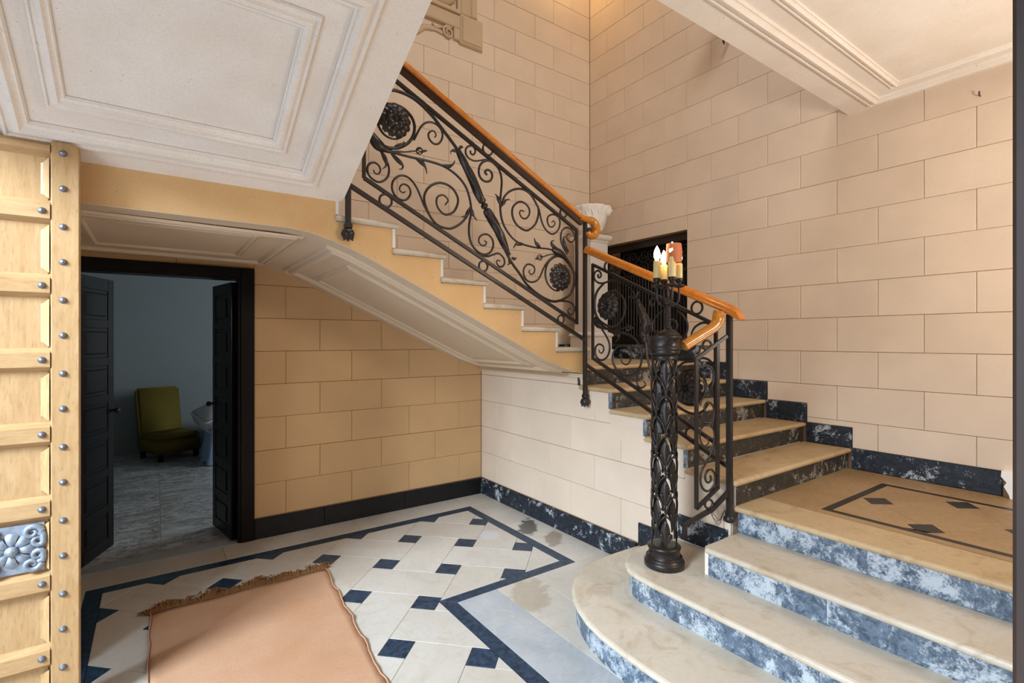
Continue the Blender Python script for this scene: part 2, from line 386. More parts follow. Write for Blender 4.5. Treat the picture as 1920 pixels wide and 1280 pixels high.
# ---- right wall (plane X = XD) with the recess of the iron gate
NY0, NY1, NZ0, NZ1 = 2.915, 4.02, 1.447, 2.535
mb = MB(); x0, x1 = XD+G, XD+0.35
mb.box(x0, x1, YF-0.2, NY0, 0, 6.4); mb.box(x0, x1, NY1, YA+0.13, 0, 6.4); mb.box(x0, x1, NY0, NY1, 0, NZ0); mb.box(x0, x1, NY0, NY1, NZ1, 6.4)
mb.box(x1-0.02, x1+0.02, NY0-0.05, NY1+0.05, NZ0-0.05, NZ1+0.05)
wall_right = struct('wall_right', mb, 'joint')
SK = [(YF, 1.538, 0.724)]+[(1.538+0.309*k, 1.538+0.309*(k+1), 0.724+RISE*(k+1)) for k in range(4)]+[(2.774, YA, 1.447)]
def sk(y): return next(z for a, b, z in SK if y <= b)
for r in range(-16, 6):
    za, zb = zrow(r)
    for a, b in rowsplit(1.60 if za > 3.1 else YF, YA, 0.263, r % 2 == 0):
        if zb > NZ0 and za < NZ1 and b > NY0 and a < NY1:      # cut round the recess
            R = rect(a, b, max(za, sk((a+b)/2)), zb)
            mid = clip(clip(R, 1, 0, NY1), -1, 0, -NY0)
            for q in (clip(R, 1, 0, NY0), clip(R, -1, 0, -NY1), clip(mid, 0, 1, NZ0), clip(mid, 0, -1, -NZ1)): block(q, 'x', XD+G, -1, wall_right)
            continue
        cuts = sorted({a, b}|{c[1] for c in SK if a+0.004 < c[1] < b-0.004})
        cols = [(c0, c1, max(za, sk((c0+c1)/2))) for c0, c1 in zip(cuts[:-1], cuts[1:])]
        cols = [c for c in cols if c[2] < zb-0.012]
        if not cols: continue
        poly = []
        for c0, c1, z in cols:                                  # above the skirting that climbs with the steps
            if poly and abs(poly[-1][1]-z) < 1e-6: poly[-1] = (c1, z)
            else: poly += [(c0, z), (c1, z)]
        block(poly+[(cols[-1][1], zb), (cols[0][0], zb)], 'x', XD+G, -1, wall_right)
# ---- side wall under the landing (plane X = XB), facing the hall
mb = MB()
pf = [(1.60, 0.0), (YA+0.1, 0.0), (YA+0.1, 1.24), (2.83, 1.24), (2.83, 1.11), (2.52, 1.11), (2.52, 0.965), (2.21, 0.965), (2.21, 0.82), (1.90, 0.82), (1.90, 0.675), (1.60, 0.675)]
mb.prism(pf, 'x', XB+G, XB+0.12)
wall_side = struct('wall_side', mb, 'joint')
def zcap(y): return 1.238 if y > 2.76 else 1.11 if y > 2.50 else 0.965 if y > 2.19 else 0.82 if y > 1.88 else 0.675
for r in range(2, 7):
    za, zb = zrow(r); za = max(za, 0.148) if r == 6 else za
    for a, b in rowsplit(1.585, YA, 0.2733, r % 2 == 0):
        cuts = sorted({a, b}|{c for c in (1.88, 2.19, 2.50, 2.76) if a < c < b})
        tops = [(c0, c1, min(zb, zcap((c0+c1)/2))) for c0, c1 in zip(cuts[:-1], cuts[1:])]
        tops = [t for t in tops if t[2] > za+0.012]
        if not tops: continue
        poly = [(tops[0][0], za), (tops[-1][1], za)]
        for c0, c1, z1 in tops[::-1]: poly += [(c1, z1), (c0, z1)]
        pp = []
        for p in poly:
            if len(pp) >= 2 and abs(pp[-1][1]-p[1]) < 1e-6 and abs(pp[-2][1]-p[1]) < 1e-6: pp[-1] = p
            else: pp.append(p)
        block(pp, 'x', XB+G, -1, wall_side)
# ---- left wall with the street doorway, front wall, upper closure
mb = MB()
mb.box(XL-0.14, XL, 2.69, YA+0.13, 0, 6.4); mb.box(XL-0.14, XL, YF-0.2, -0.70, 0, 6.4); mb.box(XL-0.14, XL, -0.70, 2.69, 2.32, 6.4)
struct('wall_left', mb, 'ochre_plaster')
struct('wall_front', MB().box(XL-0.14, XD+0.35, YF-0.2, YF, 0, 6.4), 'ochre_plaster')
struct('ceiling', MB().box(XL-0.14, XD+0.35, YF-0.2, YA+0.13, 6.4, 6.5), 'white_plaster')

# ---- baseboards: blue-black marble slabs
def slab(mb, name, m, parent, bev=0.003): return mb.build(name, m, parent, bev=bev)
bb = link('baseboard_back', None, kind='structure')
for a, b in ((FX1+0.002, 1.12), (1.122, 1.812), (1.814, XB)):
    slab(MB().box(a, b, YA-0.016, YA+G, 0, 0.146), 'baseboard_slab', 'black_skirting', bb)
bs = link('baseboard_side', None, kind='structure')
for a, b in ((3.09, YA-0.017), (2.252, 3.088)):
    slab(MB().box(XB-0.016, XB+G, a, b, 0, 0.146), 'baseboard_slab', 'skirting', bs)
slab(MB().box(XB-0.014, XB+G, 1.97, 2.235, 0.146, 0.292), 'baseboard_slab', 'skirting', bs)
slab(MB().box(XB-0.014, XB+G, 1.60, 1.925, 0.290, 0.437), 'baseboard_slab', 'skirting', bs)
br = link('baseboard_right', None, kind='structure')
slab(MB().box(XD-0.014, XD+G, 0.752, 1.5385, 0.579, 0.722), 'baseboard_slab', 'skirting', br)
for k in range(4):
    z = 0.7225+RISE*k
    slab(MB().box(XD-0.013, XD+G, 1.540+0.309*k, 1.538+0.309*(k+1), z, z+0.1435), 'baseboard_slab', 'skirting', br)
slab(MB().box(XD-0.013, XD+G, 2.776, YA, 1.301, 1.4455), 'baseboard_slab', 'skirting', br)
bl = link('baseboard_landing', None, kind='structure')
slab(MB().box(2.66, XD-0.014, YA-0.013, YA+G, 1.301, 1.4455), 'baseboard_slab', 'skirting', bl)

# ---- floor: bed slab, tiles, dark squares and border strips as pieces
floor = struct('floor', MB().box(XL-0.14, XD, YF-0.2, YA+0.13, -0.12, -0.010), 'joint')
def ftile(poly, m, name, top=0.0):
    poly = clean(poly)
    if len(poly) < 3 or abs(area2(poly)) < 0.0006: return
    if area2(poly) < 0: poly = poly[::-1]
    MB().chamf(inset(poly, 0.0009), 'z', -0.010, top, 0.0012).build(name, m, floor)
LX0, LX1, RX0, RX1 = -0.335, -0.252, 2.245, 2.322
BY0, BY1 = 3.835, 3.925
NY, NYo, NX, NXo = 2.605, 2.530, 1.330, 1.412      # the border steps back round the stairs
A = 0.305; S2 = sqrt(2); Pp = A*S2; sq = 0.139
pv, qv = (1/S2, -1/S2), (-1/S2, -1/S2); O = (1.267, 3.240)
def w2(p, q): return (O[0]+pv[0]*p+qv[0]*q, O[1]+pv[1]*p+qv[1]*q)
def region(poly):
    q = clip(clip(clip(poly, -1, 0, -LX1), 0, 1, BY0), 1, 0, RX0)
    q = clip(q, 0, -1, -YF)
    if len(q) < 3: return []
    if max(p[0] for p in q) > NX and min(p[1] for p in q) < NY:
        up = clip(q, 0, -1, -NY); dn = clip(clip(q, 0, 1, NY), 1, 0, NX)
        if len(dn) >= 3 and len(up) >= 3: return [up, dn]
        return [x for x in (up, dn) if len(x) >= 3]
    return [q]
s = sq/2
for i in range(-9, 12):
    for j in range(-10, 14):
        c = [(i*Pp-s, j*Pp-s), (i*Pp+s, j*Pp-s), (i*Pp+s, j*Pp+s), (i*Pp-s, j*Pp+s)]
        for q in region([w2(*t) for t in c]): ftile(q, 'inlay', 'floor_inlay')
        if (i+j) % 2 == 0: c = [(i*Pp-s, j*Pp+s), ((i+1)*Pp+s, j*Pp+s), ((i+1)*Pp+s, (j+1)*Pp-s), (i*Pp-s, (j+1)*Pp-s)]
        else: c = [(i*Pp+s, j*Pp-s), ((i+1)*Pp-s, j*Pp-s), ((i+1)*Pp-s, (j+1)*Pp+s), (i*Pp+s, (j+1)*Pp+s)]
        for q in region([w2(*t) for t in c]): ftile(q, 'tile', 'floor_tile')
def strip(poly): ftile(poly, 'inlay', 'border_strip')
strip([(LX0, BY1), (LX0, YF), (LX1, YF), (LX1, BY1)])
for a, b in ((LX1, 0.55), (0.55, 1.4)): strip(rect(a, b, BY0, BY1))
strip([(1.4, BY0), (RX0, BY0), (RX1, BY1), (1.4, BY1)])
strip([(RX0, BY0), (RX0, 3.2), (RX1, 3.2), (RX1, BY1)]); strip([(RX0, 3.2), (RX0, NYo), (RX1, NYo), (RX1, 3.2)])
strip([(RX0, NYo), (RX0, NY), (NX, NY), (NXo, NYo)])
strip([(NX, NY), (NX, 2.02), (NXo, 2.02), (NXo, NYo)]); strip(rect(NX, NXo, 1.2, 2.02)); strip(rect(NX, NXo, YF, 1.2))
# plain stone bands outside the border
for a, b in ((XL, 0.40), (0.40, 1.34), (1.34, RX1)): ftile(rect(a, b, BY1, YA-0.016), 'tile', 'floor_band')
ftile([(RX1, BY1), (XB, BY1), (XB, YA-0.016), (RX1, YA-0.016)], 'tile', 'floor_band')
ftile([(RX1, 3.35), (XB-0.016, 3.35), (XB-0.016, BY1), (RX1, BY1)], 'tile', 'floor_band')
ftile([(RX1, NYo), (XB-0.016, NYo), (XB-0.016, 3.35), (RX1, 3.35)], 'tile', 'floor_band')
ftile([(1.96, NYo), (1.96, 1.6), (XB-0.016, 1.6), (XB-0.016, NYo)], 'tile', 'floor_band')
ftile([(1.68, NYo), (1.68, 1.5), (1.96, 1.5), (1.96, NYo)], 'tile', 'floor_band')
ftile([(NXo, NYo), (NXo, 1.30), (1.68, 1.30), (1.68, NYo)], 'slab', 'floor_slab')
ftile(rect(NXo, 1.68, YF, 1.30), 'slab', 'floor_slab')
ftile(rect(XL, LX0, YF, BY1), 'tile', 'floor_band')

# ================================================================== STAIRS
def nosing(mb, poly, zt, t=0.032, over=0.0):
    """tread slab with a rounded top and bottom edge"""
    if area2(poly) < 0: poly = poly[::-1]
    r = t*0.45; rings = []
    for d, z in ((r*1.4, zt-t), (r*0.35, zt-t+r*0.35), (0, zt-t+r*0.9), (0, zt-r*0.8), (r*0.3, zt-r*0.25), (r*0.95, zt)):
        rings.append([(p[0], p[1], z) for p in inset(poly, d)] if d else [(p[0], p[1], z) for p in poly])
    n = len(poly); v = [p for rg in rings for p in rg]
    f = [tuple(range(n))[::-1], tuple(range(5*n, 6*n))]
    for k in range(5): f += [(k*n+i, k*n+(i+1) % n, (k+1)*n+(i+1) % n, (k+1)*n+i) for i in range(n)]
    mb.add(v, f); return mb
def offs(poly, d): return inset(poly if area2(poly) > 0 else poly[::-1], d)
YE = YF+0.02
st = thing('entrance_steps', 'three broad worn stone steps with rounded ends and mottled blue risers below the landing', 'steps')
T1c = [(2.604, 2.236), (2.50, 2.243), (2.359, 2.245), (2.259, 2.244), (2.18, 2.238), (2.106, 2.222), (2.03, 2.190), (1.965, 2.149), (1.91, 2.105), (1.859, 2.058), (1.80, 1.985), (1.745, 1.89), (1.70, 1.78), (1.672, 1.66), (1.657, 1.52), (1.652, 1.38)]
T2c = [(2.602, 1.930), (2.52, 1.958), (2.42, 1.976), (2.328, 1.983), (2.248, 1.970), (2.16, 1.935), (2.09, 1.885), (2.045, 1.825), (2.022, 1.75), (2.016, 1.66), (2.018, 1.5)]
T1 = T1c+[(1.652, YE), (2.604, YE)]
T2 = T2c+[(2.02, YE), (2.602, YE)]
T3 = [(2.648, 1.558), (2.335, 1.558), (2.300, 1.535), (2.297, YE), (2.648, YE)]
nosing(MB(), T1, RISE).build('tread', 'tread', st); nosing(MB(), T2, 2*RISE).build('tread', 'tread', st); nosing(MB(), T3, 3*RISE).build('tread', 'tread', st)
def riser_run(curve, d, z0, z1, cuts, y_end, x_end):
    """pieces of riser slab following a curve, split into slabs"""
    full = curve+[(curve[-1][0], y_end), (curve[0][0], y_end)]
    if area2(full) < 0:
        o1 = inset(full[::-1], d)[::-1]; o2 = inset(full[::-1], d+0.02)[::-1]
    else: o1 = inset(full, d); o2 = inset(full, d+0.02)
    n = len(curve); i0 = 0
    for i1 in list(cuts)+[n-1]:
        mb = MB()
        poly = o1[i0:i1+1]+o2[i0:i1+1][::-1]
        mb.prism(poly, 'z', z0, z1).build('riser', 'riser', st); i0 = i1
    # straight slabs towards the viewer
    y = curve[-1][1]; L = 0.62
    while y > y_end+0.01:
        y2 = max(y_end, y-L); x = o1[n-1][0]
        MB().box(x, x+0.02, y2+0.001, y-0.001, z0, z1).build('riser', 'riser', st); y = y2
riser_run(T1c, 0.024, -0.002, RISE-0.030, (4, 9, 12), YE, 2.6)
riser_run(T2c, 0.024, RISE-0.001, 2*RISE-0.030, (4, 7, 8), YE, 2.6)
y = 1.53
for L in (0.56, 0.7, 0.7, 0.82):
    MB().box(2.322, 2.342, y-L+0.001, y, 2*RISE-0.001, 3*RISE-0.030).build('riser', 'riser', st)
    y -= L
MB().box(2.324, 2.6, 1.531, 1.551, 2*RISE-0.001, 3*RISE-0.030).build('riser_end', 'plaster', st, label='plastered end of the third step')
# body under the treads
MB().prism(offs(T1, 0.046), 'z', -0.009, RISE-0.031).build('core', 'block', st)
MB().prism(offs(T2, 0.046), 'z', RISE-0.03, 2*RISE-0.031).build('core', 'block', st)
MB().box(2.345, 2.60, YE, 1.528, 2*RISE-0.03, 3*RISE-0.031).build('core', 'block', st)
# ---- inlaid landing
ld = thing('landing', 'entrance landing paved in honey stone with a dark border and diamond inlays', 'landing')
zl = 4*RISE
MB().box(2.660, XD-0.004, YE, 1.565, 0.0, zl-0.032).build('core', 'block', ld)
y = 1.555
for L in (0.62, 0.72, 0.72, 0.78):
    MB().box(2.639, 2.659, y-L+0.001, y, 3*RISE-0.001, zl-0.030).build('riser', 'riser', ld); y -= L
nosing(MB(), [(2.612, 1.572), (2.612, YE), (2.906, YE), (2.906, 1.572)], zl).build('edge_slab', 'honey_tread', ld)
def ltile(poly, m, name):
    poly = clean(poly)
    if len(poly) < 3: return
    if area2(poly) < 0: poly = poly[::-1]
    MB().chamf(inset(poly, 0.0008), 'z', zl-0.031, zl, 0.001).build(name, m, ld)
IX0, IX1, IY1, bw = 2.962, 3.80, 1.268, 0.042
ltile(rect(2.907, IX0, YE, IY1), 'honey', 'paving'); ltile(rect(2.907, XD-0.015, IY1, 1.565), 'honey', 'paving')
ltile(rect(IX1+0.015, XD-0.015, YE, IY1), 'honey', 'paving')
ltile([(IX0, IY1), (IX0, YE), (IX0+bw, YE), (IX0+bw, IY1-bw)], 'black_inlay', 'inlay_strip')
ltile([(IX0, IY1), (IX0+bw, IY1-bw), (IX1-bw+0.015, IY1-bw), (IX1+0.015, IY1)], 'black_inlay', 'inlay_strip')
ltile([(IX1+0.015, IY1), (IX1-bw+0.015, IY1-bw), (IX1-bw+0.015, YE), (IX1+0.015, YE)], 'black_inlay', 'inlay_strip')
# field: square stones set diagonally, each with its corner cut for a dark diamond
hx, hy = 0.092, 0.075
fx0, fx1, fy1 = IX0+bw, IX1-bw+0.015, IY1-bw
dia = [(3.377+0.3*i, 0.84+0.3*j) for i in range(-2, 3) for j in range(-9, 3) if (i+j) % 2]
def inner(p): return clip(clip(clip(clip(p, 1, 0, fx1), -1, 0, -fx0), 0, 1, fy1), 0, -1, -YE)
for cx, cy in dia:
    q = inner([(cx-hx, cy), (cx, cy-hy), (cx+hx, cy), (cx, cy+hy)])
    if len(q) >= 3: ltile(q, 'black_inlay', 'inlay_diamond')
for i in range(-2, 3):
    for j in range(-9, 3):
        if (i+j) % 2 == 0:
            cx, cy = 3.377+0.3*i, 0.84+0.3*j
            # stone between four diamonds
            oc = []
            for ux, uy, vx, vy, hh in ((-1, 0, 0, 1, hx), (0, -1, -1, 0, hy), (1, 0, 0, -1, hx), (0, 1, 1, 0, hy)):
                c0 = (cx+0.3*ux, cy+0.3*uy); o_ = hx*hy/(hx+hy)
                oc += [(c0[0]-ux*o_+vx*o_, c0[1]-uy*o_+vy*o_), (c0[0]-ux*hh, c0[1]-uy*hh), (c0[0]-ux*o_-vx*o_, c0[1]-uy*o_-vy*o_)]
            ltile(inner(oc), 'honey', 'paving')
# ---- lower flight, rising away from the landing along the right wall
lf = thing('lower_stairs', 'short flight of worn stone steps with dark risers rising along the blockwork wall', 'stairs')
Yn = [1.538+0.309*k for k in range(5)]
for k in range(4):
    z = zl+RISE*(k+1); yn = Yn[k]
    nosing(MB(), [(2.598, yn), (XD-0.014, yn), (XD-0.014, yn+0.335), (2.598, yn+0.335)], z, 0.034).build('tread', 'honey_tread', lf)
    MB().box(2.632, XD-0.014, yn+0.026, yn+0.044, z-RISE+0.001, z-0.031).build('riser', 'dark_riser', lf)
    MB().box(2.614, 2.631, yn+0.024, yn+0.044, z-RISE+0.001, z-0.031).build('riser_end', 'riser' if k else 'slab', lf, label='pale bluish end of the riser')
    MB().box(2.632, XD-0.014, yn+0.045, yn+0.353, 0.0, z-0.034).build('core', 'block', lf)
    MB().box(2.6185, 2.631, yn+0.045, yn+0.345, z-RISE-0.06, z-0.034).build('side_face', 'block', lf)
# ---- quarter landing between the two flights
ql = thing('quarter_landing', 'square quarter landing in pale stone at the turn below the urn pedestal', 'landing')
z9 = zl+5*RISE
nosing(MB(), [(2.596, 2.774), (XD-0.014, 2.774), (XD-0.014, YA-0.014), (2.596, YA-0.014)], z9, 0.034).build('slab', 'honey_tread', ql)
MB().box(2.606, XD-0.014, 2.800, 2.818, z9-RISE, z9-0.032).build('riser', 'dark_riser', ql)
MB().box(2.75, XD-0.014, 2.82, YA-0.01, 0.0, z9-0.035).build('core', 'block', ql)
# ---- upper flight, rising to the left along the back wall
uf = thing('upper_stairs', 'cantilevered upper flight with moulded stone treads, plastered stringer and coffered soffit', 'stairs')
prof = [(-0.615, 2.07), (0.55, 2.07), (0.66, 2.060), (0.78, 2.027), (0.90, 1.985), (1.0, 1.940), (1.335, 1.784), (2.03, 1.455), (2.25, 1.352), (2.40, 1.300), (2.50, 1.272), (2.60, 1.252)]
def zsof(x):
    for (a, za), (b, zb) in zip(prof[:-1], prof[1:]):
        if x <= b: return za+(zb-za)*(x-a)/(b-a)
    return prof[-1][1]
Xn = [2.645, 2.358, 2.055, 1.752, 1.447, 1.140, 0.822]            # nosing of steps 10..16
top = [(2.600, z9-0.034)]
for k in range(7):
    zt = z9+RISE*(k+1)-0.036; xr = Xn[k]-0.030 if k else 2.600
    xr2 = Xn[k+1]-0.030 if k < 6 else -0.615
    if k == 0: top = [(2.600, zt)]
    else: top += [(xr, zt)]
    top += [(xr2, zt)]
    if k < 6: top[-1] = (xr2, zt)
poly = prof+top
mb = MB(); mb.prism(poly, 'y', YS, YA-0.0005)
mb.build('stringer', 'stringer', uf)
mb = MB()
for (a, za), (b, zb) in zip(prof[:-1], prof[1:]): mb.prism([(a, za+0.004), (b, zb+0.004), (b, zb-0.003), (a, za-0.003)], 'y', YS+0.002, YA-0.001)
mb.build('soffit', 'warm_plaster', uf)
for k in range(7):
    zt = z9+RISE*(k+1); x0 = Xn[k+1]-0.034 if k < 6 else -0.615
    nosing(MB(), [(x0, YS-0.014), (Xn[k], YS-0.014), (Xn[k], YA-0.004), (x0, YA-0.004)], zt, 0.036).build('tread', 'tread', uf)
    x = Xn[k]-0.030
    MB().box(x-0.001, x+0.012, YS+0.012, YA-0.004, zt-RISE+0.001, zt-0.036).build('riser', 'riser', uf)
    MB().box(x-0.004, x+0.012, YS-0.004, YS+0.011, zt-RISE+0.001, zt-0.036).build('riser_end', 'white_plaster', uf, label='pale chipped end of the riser')
# moulded frames on the soffit: ridges that follow the curved profile
def on_soffit(x, y, d): return (x, y, zsof(x)-0.003-d)
PROF = ((0.0, 0.000), (0.004, 0.012), (0.012, 0.014), (0.016, 0.006), (0.022, 0.006), (0.030, 0.018), (0.044, 0.018), (0.052, 0.008), (0.058, 0.000))
def frame_sweep(mb, corners, surf, scale=1.0, prof=PROF, sub=1):
    """moulding swept round a rectangle (corners, outer first) drawn on a surface"""
    n = len(corners); rings = []
    for d, hgt in prof:
        ins = inset(corners, d*scale); pts = []
        for i in range(n):
            a, b = ins[i], ins[(i+1) % n]
            m = sub if abs(b[0]-a[0]) > 0.3 else 1
            for t in range(m): pts.append((a[0]+(b[0]-a[0])*t/m, a[1]+(b[1]-a[1])*t/m))
        rings.append([surf(p[0], p[1], hgt*scale-0.0005) for p in pts])
    m = len(rings[0]); v = [p for r_ in rings for p in r_]; f = []
    for k in range(len(rings)-1): f += [(k*m+i, k*m+(i+1) % m, (k+1)*m+(i+1) % m, (k+1)*m+i) for i in range(m)]
    mb.add(v, f); return mb
def rc(a, b, c, d): return [(a, c), (b, c), (b, d), (a, d)]
frame_sweep(MB(), rc(-0.46, 0.66, 2.87, 4.04), on_soffit, 1.1).build('soffit_moulding', 'warm_plaster', uf)
frame_sweep(MB(), rc(-0.31, 0.475, 3.02, 3.82), on_soffit, 0.7).build('soffit_moulding', 'warm_plaster', uf)
frame_sweep(MB(), rc(0.775, 2.50, 2.87, 4.04), on_soffit, 1.35, sub=30).build('soffit_moulding', 'warm_plaster', uf)
frame_sweep(MB(), rc(0.955, 2.36, 3.09, 3.90), on_soffit, 0.8, sub=30).build('soffit_moulding', 'warm_plaster', uf)
# fine cornice fillet along the foot of the soffit, against the side wall
for z, e in ((1.238, 0.020), (1.222, 0.013), (1.205, 0.008)):
    MB().box(XB-e, XB+0.004, YS+0.01, YA-0.002, z-0.007, z+0.007).build('soffit_fillet', 'warm_plaster', uf)
# ---- third flight overhead: only its panelled sloping soffit shows
of = thing('overhead_stairs', 'underside of the flight overhead, pale plaster with a double moulded panel', 'stairs')
SL = 0.466
def z3(y): return 2.245+SL*(2.72-y)
mb = MB(); mb.prism([(2.745, 2.236), (YF+0.01, z3(YF)), (YF+0.01, z3(YF)+0.34), (2.745, 2.58)], 'x', XL+0.002, 0.825)
mb.build('soffit', 'plaster', of)
def on_s3(x, y, d): return (x, y-d*0.42, z3(y)-d*0.91)
BIG = ((0.0, 0.0), (0.004, 0.016), (0.014, 0.018), (0.018, 0.010), (0.028, 0.010), (0.040, 0.026), (0.056, 0.030), (0.066, 0.016), (0.074, 0.012), (0.080, 0.014), (0.086, 0.0))
frame_sweep(MB(), rc(-0.465, 0.668, 1.70, 2.655), on_s3, 1.0, BIG).build('panel_moulding', 'plaster', of)
frame_sweep(MB(), rc(-0.325, 0.490, 1.850, 2.485), on_s3, 0.72, BIG).build('panel_moulding', 'plaster', of)
frame_sweep(MB(), rc(-0.465, 0.668, 0.45, 1.58), on_s3, 1.0, BIG).build('panel_moulding', 'plaster', of)
# ---- gallery slab over the landing
ga = thing('gallery', 'flat plaster underside of the gallery over the landing, with a double moulded frame', 'gallery')
MB().box(1.05, XD-0.001, YF+0.01, 1.562, 3.12, 3.42).build('slab', 'plaster', ga)
def on_g(x, y, d): return (x, y, 3.12-d)
frame_sweep(MB(), rc(1.20, 4.035, -0.9, 1.415), on_g, 1.05, BIG).build('ceiling_moulding', 'plaster', ga)
frame_sweep(MB(), rc(1.38, 3.868, -0.7, 1.235), on_g, 0.72, BIG).build('ceiling_moulding', 'plaster', ga)

